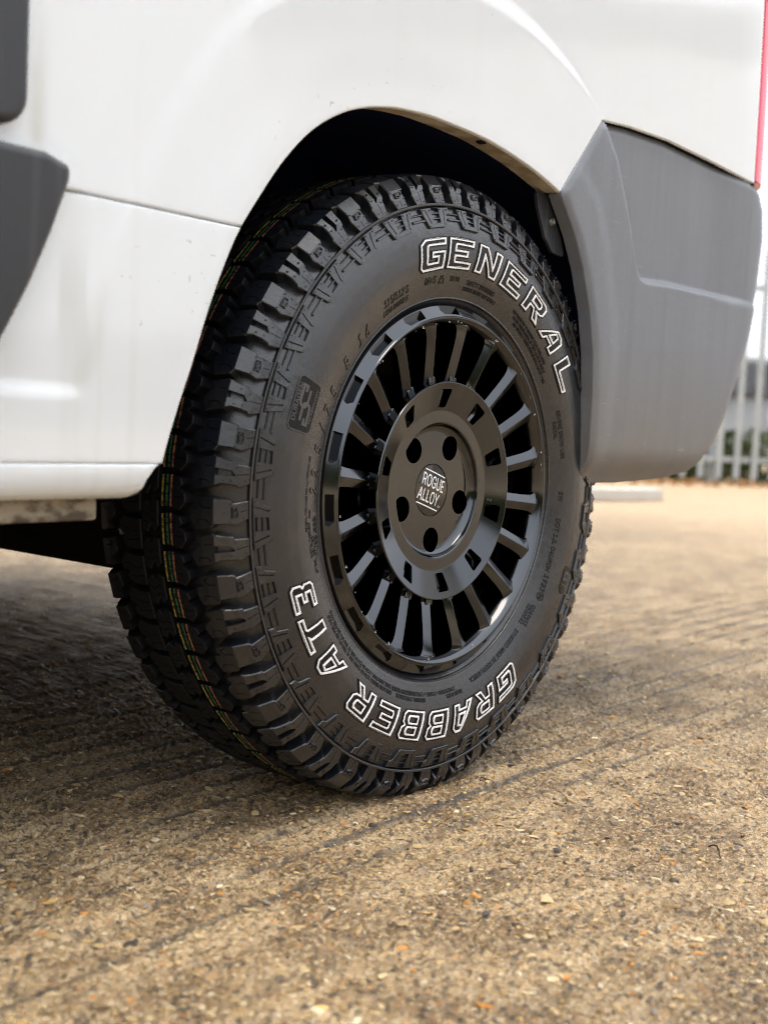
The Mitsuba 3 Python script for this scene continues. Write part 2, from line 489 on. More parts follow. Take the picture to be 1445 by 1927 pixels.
# ---- outlined letters. (x, y) in mm, 34.5 tall
GLY = {
    'G': (44, [[(44, 34.5), (6, 34.5), (0, 29.5), (0, 4), (4, 0), (44, 0), (44, 20), (19, 20), (19, 13), (33, 13), (33, 8), (11, 8), (10, 9), (10, 25), (12, 26.5), (44, 26.5)]]),
    'E': (44, [[(0, 0), (44, 0), (44, 8), (11, 8), (10, 9), (10, 13.2), (37, 13.2), (37, 21), (10, 21), (10, 25.5), (11, 26.5), (44, 26.5), (44, 34.5), (0, 34.5)]]),
    'N': (43, [[(0, 0), (10, 0), (10, 20.5), (31, 0), (43, 0), (43, 34.5), (33, 34.5), (33, 13.5), (12, 34.5), (0, 34.5)]]),
    'R': (44, [[(0, 0), (10, 0), (10, 11.5), (20, 11.5), (31, 0), (44, 0), (33, 12), (39, 13), (43, 17), (43, 30), (38.5, 34.5), (0, 34.5)], [(11, 19.5), (30, 19.5), (32, 21.5), (32, 25), (30, 27), (11, 27)]]),
    'A': (44, [[(0, 0), (11, 0), (14.5, 6.5), (32, 6.5), (32, 0), (43, 0), (43, 28), (37, 34.5), (25, 34.5)], [(19, 14), (32, 14), (32, 25), (26.5, 26)]]),
    'L': (42, [[(0, 0), (42, 0), (42, 8), (11, 8), (10, 9), (10, 34.5), (0, 34.5)]]),
    'B': (43, [[(0, 0), (38.5, 0), (43, 4.5), (43, 14), (39.5, 17.3), (43, 20.5), (43, 30), (38.5, 34.5), (0, 34.5)], [(11, 7.5), (30.5, 7.5), (32.5, 9.5), (32.5, 12), (30.5, 14), (11, 14)], [(11, 20.5), (30.5, 20.5), (32.5, 22.5), (32.5, 25), (30.5, 27), (11, 27)]]),
    'T': (42, [[(16, 0), (26, 0), (26, 25.5), (27, 26.5), (42, 26.5), (42, 34.5), (0, 34.5), (0, 26.5), (15, 26.5), (16, 25.5)]]),
    '3': (32, [[(0, 0), (28, 0), (32, 4), (32, 14.5), (29.5, 17.3), (32, 20), (32, 30.5), (28, 34.5), (0, 34.5), (0, 27), (21, 27), (21, 21), (7, 21), (7, 13.5), (21, 13.5), (21, 7.5), (0, 7.5)]]),
}
LC = list(np.arange(150, 240, 4.0))


def glyph(ch, width, shear, height=34.5):
    w, rings = GLY[ch]
    if ch != 'T':          # broad stems
        rings = [[(float(np.interp(x, [0, 10, w - 10, w], [0, 13, w - 12, w])), y) for x, y in r] for r in rings]
    else:
        rings = [[(x + (-2.2 if 15 < x < 20 else 2.2 if 22 < x < 27.5 else 0), y) for x, y in r] for r in rings]
    pg = Polygon(rings[0], rings[1:])
    pg = affinity.scale(pg, width / w, height / 34.5, origin=(0, 0))
    return affinity.affine_transform(pg, [1, shear, 0, 1, 0, 0])


def sidewall_shape(pg, th, rbase, h0, h1, aref, mat, bev=0.0, bw=0.0, seg=3.0, smooth=False, off=0.0):
    """polygon in mm, x clockwise from angle th, y outward from radius rbase (mm); heights in mm above the sidewall"""
    q = affinity.affine_transform(pg, [1, 0, 0, -1, 0, 459.0 - rbase])
    m = relief(q, h0 / 3, h1 / 3, bev=bev, bw=bw / 3, seg=seg, cuts=LC)
    v, f = wrap(m, aref, th)
    return P(outward((v, f), lambda c: c + np.array([0, 1.0, 0])), mat, smooth, to_world=HUB)


def big_letters(word, starts, width, shear):
    for ch, th in zip(word, starts):
        w = width * (0.72 if ch == '3' else 1)
        pg = glyph(ch, w, shear)
        ring = pg.difference(pg.buffer(-2.15, join_style='mitre'))
        k = add('van__tyre__letter', sidewall_shape(ring, th, 261, -0.5, 1.9, 278, 'm_letter', bev=0.3, bw=0.3, seg=4))
        base = pg.buffer(1.3, join_style='mitre').difference(pg.buffer(-1.9, join_style='mitre'))
        flo = pg.buffer(-1.9, join_style='mitre')
        add('van__tyre__letter_base', sidewall_shape(base, th, 261, -0.5, 1.3, 278, 'm_rubber_smooth', seg=4))
        add('van__tyre__letter_base', sidewall_shape(flo, th, 261, -0.5, 0.45, 278, 'm_rubber_smooth', seg=4))


big_letters('GENERAL', [109.9, 98.9, 87.0, 75.1, 63.1, 51.7, 38.9], 46.0, 0.24)
big_letters('GRABBER', [-57.2, -67.8, -77.6, -88.3, -98.8, -109.4, -120.0], 40.5, 0.18)
big_letters('AT3', [-134.4, -144.6, -154.4], 41.0, 0.14)


# ---- small raised writing
def text2d(txt, h, cond=0.8, shear=0.0, bold=True):
    """the lettering as a flat polygon, baseline at y = 0, x from 0 (mm)"""
    m = meshkit.text_mesh(txt, h, 1.0, bold)
    v, f = np.asarray(m.vertices), np.asarray(m.faces)
    flat = [Polygon(v[t][:, :2]) for t in f if np.ptp(v[t][:, 2]) < 1e-6 and v[t][0, 2] > 0.5]
    g = ops.unary_union([p.buffer(0.01) for p in flat if p.area > 1e-6])
    return affinity.affine_transform(g, [cond, shear, 0, 1, 0, 0])


def small_text(txt, th, rbase, h, cond=0.8, shear=0.15, hgt=0.55, mat='m_rubber_smooth', name='van__tyre__raised_writing'):
    add(name, sidewall_shape(text2d(txt, h, cond, shear), th, rbase, -0.3, hgt, rbase + h / 2, mat, seg=6))


for ch, th in zip(('L', 'T', '2', '2', '5', '/', '7', '5', 'R', '1', '6'), (190.4, 186.0, 180.2, 175.9, 170.0, 164.2, 160.0, 155.0, 146.2, 138.6, 135.0)):
    small_text(ch, th, 235, 14.5, 0.72, 0.1, 1.0, 'm_rubber')
small_text('115/112 S', 125.5, 246, 8.5, 0.8)
small_text('LOAD RANGE E', 126.0, 236.5, 6.0, 0.8)
small_text('M+S', 107.5, 245.5, 8.0, 0.9)
small_text('TR 9A', 96.5, 246.5, 5.5, 0.9)
tri = Polygon([(0, 0), (11, 0), (7.2, 9.5), (5.5, 7.2), (3.6, 9.5)]).difference(Polygon([(2.2, 1.4), (8.8, 1.4), (6.6, 6.5), (5.5, 5.2), (4.2, 6.5)]))
add('van__tyre__raised_writing', sidewall_shape(tri, 101.2, 244, -0.3, 0.6, 249, 'm_rubber_smooth'))
small_text('SAFETY WARNING', 88.5, 245, 5.5, 0.85)
small_text('SERIOUS INJURY MAY RESULT', 89.5, 238, 4.2, 0.8)
for j, tx in enumerate(('TYRE FAILURE DUE TO UNDERINFLATION / OVERLOADING', 'FOLLOW OWNERS MANUAL OR TYRE PLACARD IN VEHICLE', 'ONLY SPECIALLY TRAINED PERSONS SHOULD MOUNT TYRES')):
    small_text(tx, 64.5 - j * 1.5, 247.5 - j * 5.2, 3.6, 0.72, 0.0)
small_text('SEVERE SNOW USE', 25, 247, 6.2, 0.85, 0.0)
small_text('RADIAL', 22, 238.5, 5.5, 0.85, 0.0)
small_text('2W', -0.5, 245, 7, 0.9, 0.0)
small_text('DOT 1JL 04UR0H', -9, 245, 7.5, 0.85, 0.0)
small_text('1923', -27, 247, 8, 0.9, 0.0)
small_text('0249452', -38, 246, 6, 0.9, 0.0)
small_text('0200541', -38.5, 239, 6, 0.9, 0.0)
small_text('STUDIED', -48.5, 240, 6, 0.9, 0.0)
circ = Point(5, 5).buffer(6.0).difference(Point(5, 5).buffer(5.2)).union(affinity.translate(text2d('E4', 6, 0.75), 1.5, 2))
add('van__tyre__raised_writing', sidewall_shape(circ, -33.2, 247, -0.3, 0.6, 252, 'm_rubber_smooth'))
small_text('MADE IN SOUTH AFRICA', -57, 240, 6, 0.8, 0.0)
small_text('TREAD PLIES', -80.5, 246, 4.6, 0.8, 0.0)
small_text('2 POLYESTER + 2 STEEL + 1 POLYAMIDE', -83.5, 240, 4.4, 0.8, 0.0)
small_text('SIDEWALL 2 POLYESTER', -97.8, 246.5, 4.4, 0.8, 0.0)
small_text('LOAD RANGE E', -105.5, 240, 4.8, 0.8, 0.0)
small_text('MAX LOAD SINGLE 1215 KG (2680 LBS) AT 550 kPa (80 PSI) COLD', -113.5, 246.5, 4.4, 0.78, 0.0)
small_text('MAX LOAD DUAL 1120 KG (2470 LBS) AT 550 kPa (80 PSI) COLD', -114.0, 240, 4.4, 0.78, 0.0)
small_text('TUBELESS', -164.5, 235, 7.0, 0.85, 0.0)
small_text('STEEL BELTED', -160.5, 243, 5.0, 0.85, 0.0)
small_text('RADIAL TUBELESS', -165, 250, 3.6, 0.85, 0.0)
small_text('GENERAL TIRE MADE FOR ALL TERRAIN USE', -171.5, 255.5, 3.4, 0.78, 0.0)

# rounded badge
bd = sbox(0, 0, 54, 31).buffer(-5).buffer(5)
bx = [bd.buffer(0.9).difference(bd.buffer(-0.2))]
add('van__tyre__badge', sidewall_shape(bd, 166.6, 268.5, -0.5, 0.5, 284, 'm_rubber_smooth', seg=3), label='rounded dark badge with linked bracket emblem')
lines = bx[0]
L1 = LineString([(7, 11.3), (7, 7), (22, 7), (25.5, 8.2), (29.2, 12), (30, 15.5), (27, 18.8), (24, 18.5)]).buffer(1.5, cap_style='flat')
c1 = LineString([(14, 12.5), (8, 12.5), (8, 8), (24, 8)]).buffer(1.6, cap_style='flat', join_style='mitre')
c2 = LineString([(40, 18.5), (46, 18.5), (46, 23), (30, 23)]).buffer(1.6, cap_style='flat', join_style='mitre')
ringa = Point(24.5, 13.2).buffer(6.4).difference(Point(24.5, 13.2).buffer(3.3)).intersection(sbox(23.5, 0, 60, 40))
ringb = Point(29.5, 17.8).buffer(6.4).difference(Point(29.5, 17.8).buffer(3.3)).intersection(sbox(0, 0, 30.5, 40))
c3 = LineString([(23.5, 18.1), (10, 18.1)]).buffer(1.55, cap_style='flat')
c4 = LineString([(30.5, 12.9), (44, 12.9)]).buffer(1.55, cap_style='flat')
logo = ops.unary_union([c1, c2, ringa, ringb, affinity.translate(LineString([(24, 8.3), (22, 8.3)]).buffer(1.5, cap_style='flat'), 0, 0), c3, c4])
t1 = affinity.translate(text2d('DURAGEN', 4.6, 1.28), 7.5, 24.3)
t2 = affinity.translate(text2d('TECHNOLOGY', 3.4, 1.2), 9.5, 2.0)
add('van__tyre__badge__emblem', sidewall_shape(ops.unary_union([logo, t1, t2, lines]), 166.6, 268.5, 0, 1.0, 284, 'm_rubber_light', seg=3))
# hexagonal badge on the right flank
hx = Polygon([(0, 4), (6, 0), (34, 0), (40, 9), (34, 20), (6, 20), (0, 16)])
add('van__tyre__badge', sidewall_shape(hx, -21.5, 281, -0.5, 0.6, 291, 'm_rubber_smooth', seg=3), label='dark six-sided badge with G mark on the rear flank')
gl = affinity.translate(affinity.scale(glyph('G', 14, 0.0, 12), 1, 1, origin=(0, 0)), 7, 4)
gt = affinity.translate(text2d('T', 11, 0.9), 22, 4.5)
add('van__tyre__badge_001__emblem', sidewall_shape(ops.unary_union([gl, gt]), -21.5, 281, 0, 1.1, 291, 'm_rubber_light', seg=3))

# ================================================================= VAN: alloy wheel
def CS(pts):
    return m3.CrossSection([np.asarray(pts, float)])


def rev(pts, n=200):
    """solid of revolution from (s, r): axis along -y"""
    cs = CS([(r, s) for s, r in pts])
    if cs.area() < 1e-12:
        cs = CS([(r, s) for s, r in pts[::-1]])
    return cs.revolve(n)          # axis z = s


def prism(pg, s0, s1):
    rings = [np.asarray(pg.exterior.coords)[:-1]]
    cs = m3.CrossSection([rings[0] if pg.exterior.is_ccw else rings[0][::-1]])
    return cs.extrude(s1 - s0).translate((0, 0, s0))


def to_wheel(man, smooth=32):
    """(x, y, s) -> wheel space: x, -s, y ; keep handedness"""
    v, f = mf(man) if not isinstance(man, tuple) else man
    w = np.stack([v[:, 0], -v[:, 2], v[:, 1]], 1)
    return w, f


def polar_pg(pts):
    return Polygon([(r * math.cos(math.radians(a)), r * math.sin(math.radians(a))) for r, a in pts])


def rnd(pg, r):
    return pg.buffer(-r).buffer(r, quad_segs=5)


# outer rim: bead flange, front band with pockets, barrel lip
rim = rev([(0.084, 0.2205), (0.0925, 0.2203), (0.0952, 0.2190), (0.1032, 0.2078), (0.1036, 0.2068), (0.1046, 0.2060), (0.1048, 0.2048), (0.1036, 0.2030), (0.0995, 0.1992), (0.0900, 0.1955), (0.068, 0.1905), (0.060, 0.1920),
           (0.060, 0.2085), (0.075, 0.214)], 260)
for k in range(20):
    a0 = 94.4 + 18 * k
    pk = polar_pg([(0.2088, a0 - 4.4), (0.2088, a0), (0.2088, a0 + 3.6), (0.2140, a0 + 4.9), (0.2225, a0 + 3.6), (0.2225, a0), (0.2225, a0 - 4.4)])
    tool = prism(pk, 0.0956, 0.12)
    # sloping end wall of the pocket
    rim = rim - tool
scene['van__wheel'] = P(to_wheel(rim), 'm_wheel', 28, to_world=HUB)
labels['van__wheel'] = {'label': 'satin black alloy wheel with twenty slim spokes and notched rim'}
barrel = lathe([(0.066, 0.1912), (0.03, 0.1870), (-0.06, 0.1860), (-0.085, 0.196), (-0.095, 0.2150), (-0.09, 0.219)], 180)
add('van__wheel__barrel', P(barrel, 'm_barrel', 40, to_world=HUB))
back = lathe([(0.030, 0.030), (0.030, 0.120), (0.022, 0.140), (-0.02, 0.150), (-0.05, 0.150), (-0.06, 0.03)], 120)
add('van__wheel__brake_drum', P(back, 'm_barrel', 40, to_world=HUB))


# spoke: front ridge with sloping flanks, waisted, flared into the rim
def spoke():
    st = [(0.100, 0.0800, 7.6), (0.118, 0.0835, 7.4), (0.126, 0.0850, 7.1), (0.133, 0.0885, 6.9), (0.150, 0.0920, 6.8), (0.172, 0.0962, 6.8), (0.184, 0.0985, 7.1), (0.1905, 0.0994, 7.6), (0.1940, 0.0999, 8.5), (0.1965, 0.1002, 10.1), (0.1985, 0.1002, 12.6), (0.2005, 0.1000, 16.1)]
    rows = []
    for r, s, hw in st:
        hw *= 1e-3
        dp = 0.040
        rows.append([(r, -0.0005, s), (r, 0.0005, s), (r, hw * 1.45, s - min(hw, 0.0078) * 0.72), (r, hw * 1.55, s - min(hw, 0.0078) * 1.0), (r, hw * 1.40, s - dp), (r, -hw * 1.40, s - dp), (r, -hw * 1.55, s - min(hw, 0.0078) * 1.0), (r, -hw * 1.45, s - min(hw, 0.0078) * 0.72)])
    rows = np.array(rows)
    n = rows.shape[1]
    v = rows.reshape(-1, 3)
    f = []
    for i in range(len(rows) - 1):
        for k in range(n):
            q = (k + 1) % n
            f += [(i * n + k, i * n + q, (i + 1) * n + q), (i * n + k, (i + 1) * n + q, (i + 1) * n + k)]
    for k in range(1, n - 1):
        f += [(0, k + 1, k), ((len(rows) - 1) * n, (len(rows) - 1) * n + k, (len(rows) - 1) * n + k + 1)]
    # stepped foot under the hub disc edge
    ft = box_mesh(0.1225, 0.1375, -0.0062, 0.0062, 0.070, 0.0885, 0.0012)
    ft2 = box_mesh(0.1225, 0.1405, -0.0040, 0.0040, 0.068, 0.0868, 0.0012)
    m = trimesh.Trimesh(v, np.array(f), process=False)
    trimesh.repair.fix_normals(m)
    return to_wheel(cat([tm(m), ft, ft2]))


sp = P(spoke(), 'm_wheel', 25)
for k in range(20):
    add('van__wheel__spoke', {**sp, 'to_world': spin(84.5 + 18 * k)})

# hub disc with windows and bolt holes
hp = [(0.0670, 0.0), (0.0735, 0.0), (0.0735, 0.0700)]
for t in np.linspace(0, 1, 7):
    hp.append((0.0735 + 0.0098 * (1 - math.cos(t * PI / 2)) + 0.0, 0.0700 + 0.0105 * math.sin(t * PI / 2)))
hp += [(0.0842, 0.0815), (0.0846, 0.0832), (0.0846, 0.0955), (0.0851, 0.0972), (0.0968, 0.1292), (0.0966, 0.1303), (0.0955, 0.1309), (0.0790, 0.1309), (0.0670, 0.128)]
hubm = rev(hp, 240)
for k in range(10):
    a0 = 93.2 + 36 * k
    w_ = rnd(polar_pg([(0.1000, a0 - 4.4), (0.1000, a0 + 4.4), (0.1222, a0 + 5.4), (0.1222, a0 - 5.4)]), 0.0028)
    hubm = hubm - prism(w_, 0.05, 0.12)
for k in range(5):
    a0 = math.radians(-87 + 72 * k)
    cx, cy = 0.0605 * math.cos(a0), 0.0605 * math.sin(a0)
    hubm = hubm - m3.Manifold.cylinder(0.08, 0.0150, 0.0150, 40).translate((cx, cy, 0.05))
hubm = hubm - m3.Manifold.cylinder(0.02, 0.0322, 0.0322, 64).translate((0, 0, 0.0705))
add('van__wheel__hub', P(to_wheel(hubm), 'm_wheel', 24, to_world=HUB), label='dished black hub disc with ten small windows and five bolt holes')
for k in range(5):
    a0 = math.radians(-87 + 72 * k)
    cx, cy = 0.0605 * math.cos(a0), 0.0605 * math.sin(a0)
    tubew = (m3.Manifold.cylinder(0.032, 0.0168, 0.0168, 36) - m3.Manifold.cylinder(0.05, 0.0151, 0.0151, 36).translate((0, 0, -0.01))).translate((cx, cy, 0.0375))
    add('van__wheel__bolt_sleeve', P(to_wheel(tubew), 'm_wheel', 30, to_world=HUB))
    nut = m3.Manifold.cylinder(0.022, 0.0105, 0.0098, 6).translate((cx, cy, 0.030))
    add('van__wheel__wheel_bolt', P(to_wheel(nut), 'm_barrel', False, to_world=HUB))
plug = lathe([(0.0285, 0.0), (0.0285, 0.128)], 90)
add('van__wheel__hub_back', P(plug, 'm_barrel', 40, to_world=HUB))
# centre cap, slightly domed, with printed lettering
capp = [(0.0748 - 0.0016 * (r / 0.0308) ** 2, r) for r in np.linspace(0.0003, 0.0298, 10)] + [(0.0733, 0.0308), (0.0721, 0.0313), (0.0700, 0.0313)]
add('van__wheel__centre_cap', P(lathe(capp, 120), 'm_cap', 35, to_world=HUB), label='glossy black centre cap printed with two white words')
k_ = 16.6 / 1000


def cap_text():
    g = []
    t = text2d('ROGUE', 1.0, 0.62, 0.0, False); w = t.bounds[2] - t.bounds[0]
    hh = 13.6
    g.append(affinity.translate(affinity.scale(t, 40.5 / w, hh, origin=(t.bounds[0], 0)), -20.2 - t.bounds[0], 2.2))
    t = text2d('ALLOY', 1.0, 0.62, 0.0, False); w = t.bounds[2] - t.bounds[0]
    g.append(affinity.translate(affinity.scale(t, 38.5 / w, hh, origin=(t.bounds[0], 0)), -23.0 - t.bounds[0], -15.2))
    t = text2d('co', 3.2, 0.8, 0.0, False)
    g.append(affinity.translate(t, 16.8, -15.2))
    g.append(sbox(-18.5, 19.2, 19.5, 20.6)); g.append(sbox(-22, -20.2, 18, -18.8))
    return affinity.rotate(ops.unary_union(g), -17, origin=(0, 0))


ct = affinity.scale(cap_text(), 1.08e-3, 1.08e-3, origin=(0, 0))
cv, cf = [], []
for pg in [q for x0 in np.arange(-0.032, 0.032, 0.002) for q in polys(ct.intersection(sbox(x0, -1, x0 + 0.002, 1)))]:
    v, f = earcut(pg)
    cv.append((np.c_[v[:, 0], 0 * v[:, 0] - (0.0748 - 0.0016 * (np.hypot(v[:, 0], v[:, 1]) / 0.0308) ** 2 + 0.00015), v[:, 1]], f))
add('van__wheel__centre_cap__lettering', P(cat(cv), 'm_letter', False, to_world=HUB))

# rain drops on the wheel face
dr_ = []
ico = trimesh.creation.icosphere(2)
for k in range(110):
    if k < 70:
        r = math.sqrt(RNG.uniform(0.036 ** 2, 0.081 ** 2)) if k < 30 else RNG.uniform(0.083, 0.128)
        a = RNG.uniform(-80, 60) if k % 3 else RNG.uniform(0, 360)
        s = np.interp(r, [0.07, 0.0805, 0.0832, 0.0955, 0.1292], [0.0735, 0.083, 0.0846, 0.0846, 0.0968])
        if 0.072 < r < 0.083:
            continue
        if 0.097 < r < 0.1235 and abs((a - 93.2 + 18) % 36 - 18) < 7:
            continue
        if r < 0.08 and abs((a + 87 + 36) % 72 - 36) * PI / 180 * r < 0.017 and abs(r - 0.0605) < 0.017:
            continue
    else:
        r, a, s = RNG.uniform(0.1995, 0.2035), RNG.uniform(0, 360), 0.1035
    q = ico.vertices * RNG.uniform(0.0005, 0.00135) * np.array([1, 0.55, 1.15])
    a = math.radians(a)
    dr_.append((q + np.array([r * math.cos(a), -s, r * math.sin(a)]), ico.faces))
add('van__wheel__water_drops', P(cat(dr_), 'm_drop', True, to_world=HUB), kind='stuff')

# ================================================================= VAN: body
labels['van'] = {'label': 'white panel van with grey plastic rear bumper, seen close at its rear wheel', 'category': 'van'}
Y0 = -0.125
ARCH = np.array([[-0.470, 0.366], [-0.465, 0.393], [-0.45, 0.441], [-0.434, 0.484], [-0.416, 0.536], [-0.399, 0.577], [-0.383, 0.609], [-0.359, 0.644], [-0.328, 0.684], [-0.29, 0.721], [-0.261, 0.740],
                 [-0.232, 0.754], [-0.192, 0.766], [-0.151, 0.773], [-0.091, 0.777], [-0.048, 0.7765], [-0.003, 0.775], [0.045, 0.770], [0.096, 0.762], [0.143, 0.7515], [0.172, 0.7435]])
tt = np.r_[0, np.cumsum(np.hypot(*np.diff(ARCH, axis=0).T))]
_ax, _az = PchipInterpolator(tt, ARCH[:, 0]), PchipInterpolator(tt, ARCH[:, 1])


def arch_pts(t0, t1, n):
    t = np.linspace(t0, t1, n)
    return np.stack([_ax(t), _az(t)], 1)


def t_of_z(z):       # arch parameter on the front leg at height z
    ts = np.linspace(0, 0.5 * tt[-1], 2000)
    return ts[np.argmin(np.abs(_az(ts) - z))]


A_ALL = arch_pts(0, tt[-1], 160)


def np_ss(a, b, x):
    t = np.clip((x - a) / (b - a), 0, 1)
    return t * t * (3 - 2 * t)


def side_y(x, z):
    """the side of the body: flare round the arch, a big soft crease ring, slight tumblehome"""
    rho = np.hypot(x, (z - ZC))
    ang = np.degrees(np.arctan2(z - ZC, x))
    y = Y0 + 0 * x
    ring = np.interp(ang, [40, 62, 90, 130, 150, 175], [0.56, 0.565, 0.570, 0.586, 0.567, 0.56])
    fade = np_ss(175, 150, ang) * np_ss(20, 45, ang)
    y = y + 0.0014 * np_ss(ring - 0.006, ring + 0.006, rho) * fade
    fl = np.interp(ang, [60, 78, 92, 104, 112, 120, 133, 150], [0.450, 0.454, 0.464, 0.479, 0.491, 0.503, 0.508, 0.51])
    fade2 = np_ss(170, 140, ang) * np_ss(30, 55, ang)
    y = y + 0.0012 * np_ss(fl - 0.045, fl + 0.010, rho) * fade2
    y = y + 0.020 * np.clip(z - 1.0, 0, 3) ** 1.3
    return y


def mesh_poly(pg, h, fy, hem=0.012, grade=None):
    """a sheet over the polygon (x, z) with y = fy(x, z) and a rolled edge going inwards (+y)"""
    rings = [densify(pg.exterior.coords, h)] + [densify(q.coords, h) for q in pg.interiors]
    bpts = np.vstack(rings)
    x0, z0, x1, z1 = pg.bounds
    gx, gz = np.meshgrid(np.arange(x0, x1, h), np.arange(z0, z1, h * 0.866))
    gx = gx + (np.arange(gx.shape[0]) % 2)[:, None] * h / 2
    g = np.c_[gx.ravel(), gz.ravel()]
    inn_ = pg.buffer(-0.45 * h)
    from shapely import contains_xy
    g = g[contains_xy(inn_, g[:, 0], g[:, 1])]
    pts = np.vstack([bpts, g])
    tri_ = Delaunay(pts).simplices
    c = pts[tri_].mean(1)
    tri_ = tri_[contains_xy(pg.buffer(1e-5), c[:, 0], c[:, 1])]
    p3 = np.c_[pts[:, 0], fy(pts[:, 0], pts[:, 1]), pts[:, 1]]
    t = p3[tri_]
    n = np.cross(t[:, 1] - t[:, 0], t[:, 2] - t[:, 0])
    tri_ = np.where((n[:, 1] > 0)[:, None], tri_[:, ::-1], tri_)
    out = [(p3, tri_)]
    if hem > 0:
        for k, ring in enumerate(rings):
            area = 0.5 * np.sum(ring[:, 0] * np.roll(ring[:, 1], -1) - np.roll(ring[:, 0], -1) * ring[:, 1])
            sgn = (1 if area > 0 else -1) * (1 if k == 0 else -1)
            y = fy(ring[:, 0], ring[:, 1])
            lv = []
            for off, dy in ((0, 0), (0.0009, 0.0003), (0.0018, 0.0012), (0.0022, 0.0028), (0.0022, hem)):
                q = inset(ring, -off * sgn) if off else ring
                lv.append(np.c_[q[:, 0], y + dy, q[:, 1]])
            n_ = len(ring); i = np.arange(n_); j = (i + 1) % n_
            fs = []
            for a in range(4):
                fs += [np.c_[a * n_ + i, a * n_ + j, (a + 1) * n_ + j], np.c_[a * n_ + i, (a + 1) * n_ + j, (a + 1) * n_ + i]]
            v, f = np.vstack(lv), np.vstack(fs)
            if sgn > 0:
                f = f[:, ::-1]
            # join with the sheet along the shared ring so that shading runs over the edge
            out.append((v, f))
    v, f = cat(out)
    m = trimesh.Trimesh(v, f, process=False)
    m.merge_vertices(digits_vertex=6)
    return tm(m)


SEAM = 0.6105
ts_ = t_of_z(SEAM)
XF = -1.5
up_arch = arch_pts(t_of_z(SEAM + 0.0055), tt[-1], 90)
upper = Polygon([(XF, SEAM + 0.0055)] + [tuple(q) for q in up_arch] + [(0.2700, 0.8555), (0.35, 0.8635), (0.468, 0.8695), (0.62, 0.868), (0.7745, 0.8645), (0.7745, 1.62), (XF, 1.62)])
scene['van'] = P(mesh_poly(upper, 0.008, side_y, hem=0.005), 'm_paint', True)
low_arch = arch_pts(t_of_z(0.3968), t_of_z(SEAM), 24)


def low_y(x, z):
    y = side_y(x, z)
    # pressed ledge line low on the panel, fading out to the rear
    f = np_ss(-0.545, -0.575, x)
    return y + 0.0030 * f * np_ss(0.4505, 0.456, z) - 0.0012 * np_ss(SEAM - 0.012, SEAM, z) * 0


lower = Polygon([(XF, 0.3968)] + [tuple(q) for q in low_arch] + [(XF, SEAM)])
add('van__lower_panel', P(mesh_poly(lower, 0.005, low_y, hem=0.005), 'm_paint', True))

# sill: rolled section with a rounded rear end
sx = np.linspace(XF, -0.4665, 80)
sprof = [(Y0 + 0.004, 0.3945), (Y0 + 0.0005, 0.3940), (Y0 - 0.0005, 0.3925), (Y0 - 0.0005, 0.386), (Y0 + 0.0005, 0.378), (Y0 + 0.004, 0.3705), (Y0 + 0.010, 0.3655), (Y0 + 0.018, 0.3635), (Y0 + 0.05, 0.3645), (Y0 + 0.09, 0.372)]
sv, sf = [], []
npf = len(sprof)
for i, x in enumerate(sx):
    e = np.clip((x + 0.492) / 0.0255, 0, 1)
    rise = 0.030 * (1 - math.sqrt(max(0, 1 - e * e))) if e > 0 else 0
    for y, z in sprof:
        zz = z + rise * (0.394 - z) / 0.03
        sv.append((x - 0.004 * (0.394 - z) / 0.03 * e, y, min(zz, 0.3945)))
for i in range(len(sx) - 1):
    for k in range(npf - 1):
        a, b = i * npf + k, (i + 1) * npf + k
        sf += [(a, a + 1, b + 1), (a, b + 1, b)]
add('van__sill', P((np.array(sv), np.array(sf)), 'm_paint', 40))

# arch return flange: dirty inner lip that follows the arch
fa = arch_pts(t_of_z(0.40), tt[-1], 150)
nrm = np.gradient(fa, axis=0); nrm = np.stack([nrm[:, 1], -nrm[:, 0]], 1); nrm /= np.linalg.norm(nrm, axis=1, keepdims=True)
hv = np.clip((fa[:, 1] - 0.60) / 0.15, 0, 1)
lv = []
for dy, off in ((0.0030, 0.0019), (0.010, 0.0016), (0.020, 0.0010), (0.034, -0.001), (0.039, -0.012)):
    q = fa + nrm * off
    lv.append(np.c_[q[:, 0], np.full(len(q), Y0) + dy * (0.35 + 0.65 * hv) + 0.0004, q[:, 1]])
n_ = len(fa); i = np.arange(n_ - 1)
ff = np.vstack([np.vstack([np.c_[a * n_ + i, a * n_ + i + 1, (a + 1) * n_ + i + 1], np.c_[a * n_ + i, (a + 1) * n_ + i + 1, (a + 1) * n_ + i]]) for a in range(4)])
add('van__arch_flange', P((np.vstack(lv), ff), 'm_flange', 40), label='dirty beige inner lip of the wheel arch')
# small slot in the lip
slot = box_mesh(-0.0045, 0.0045, -0.004, 0.004, -0.0015, 0.0015)
ip = np.argmin(np.abs(fa[:, 0] - 0.012))
sl = slot[0] + np.array([fa[ip, 0], Y0 + 0.012, fa[ip, 1] - 0.0022])
add('van__arch_flange__slot', P((sl, slot[1]), 'm_under'))

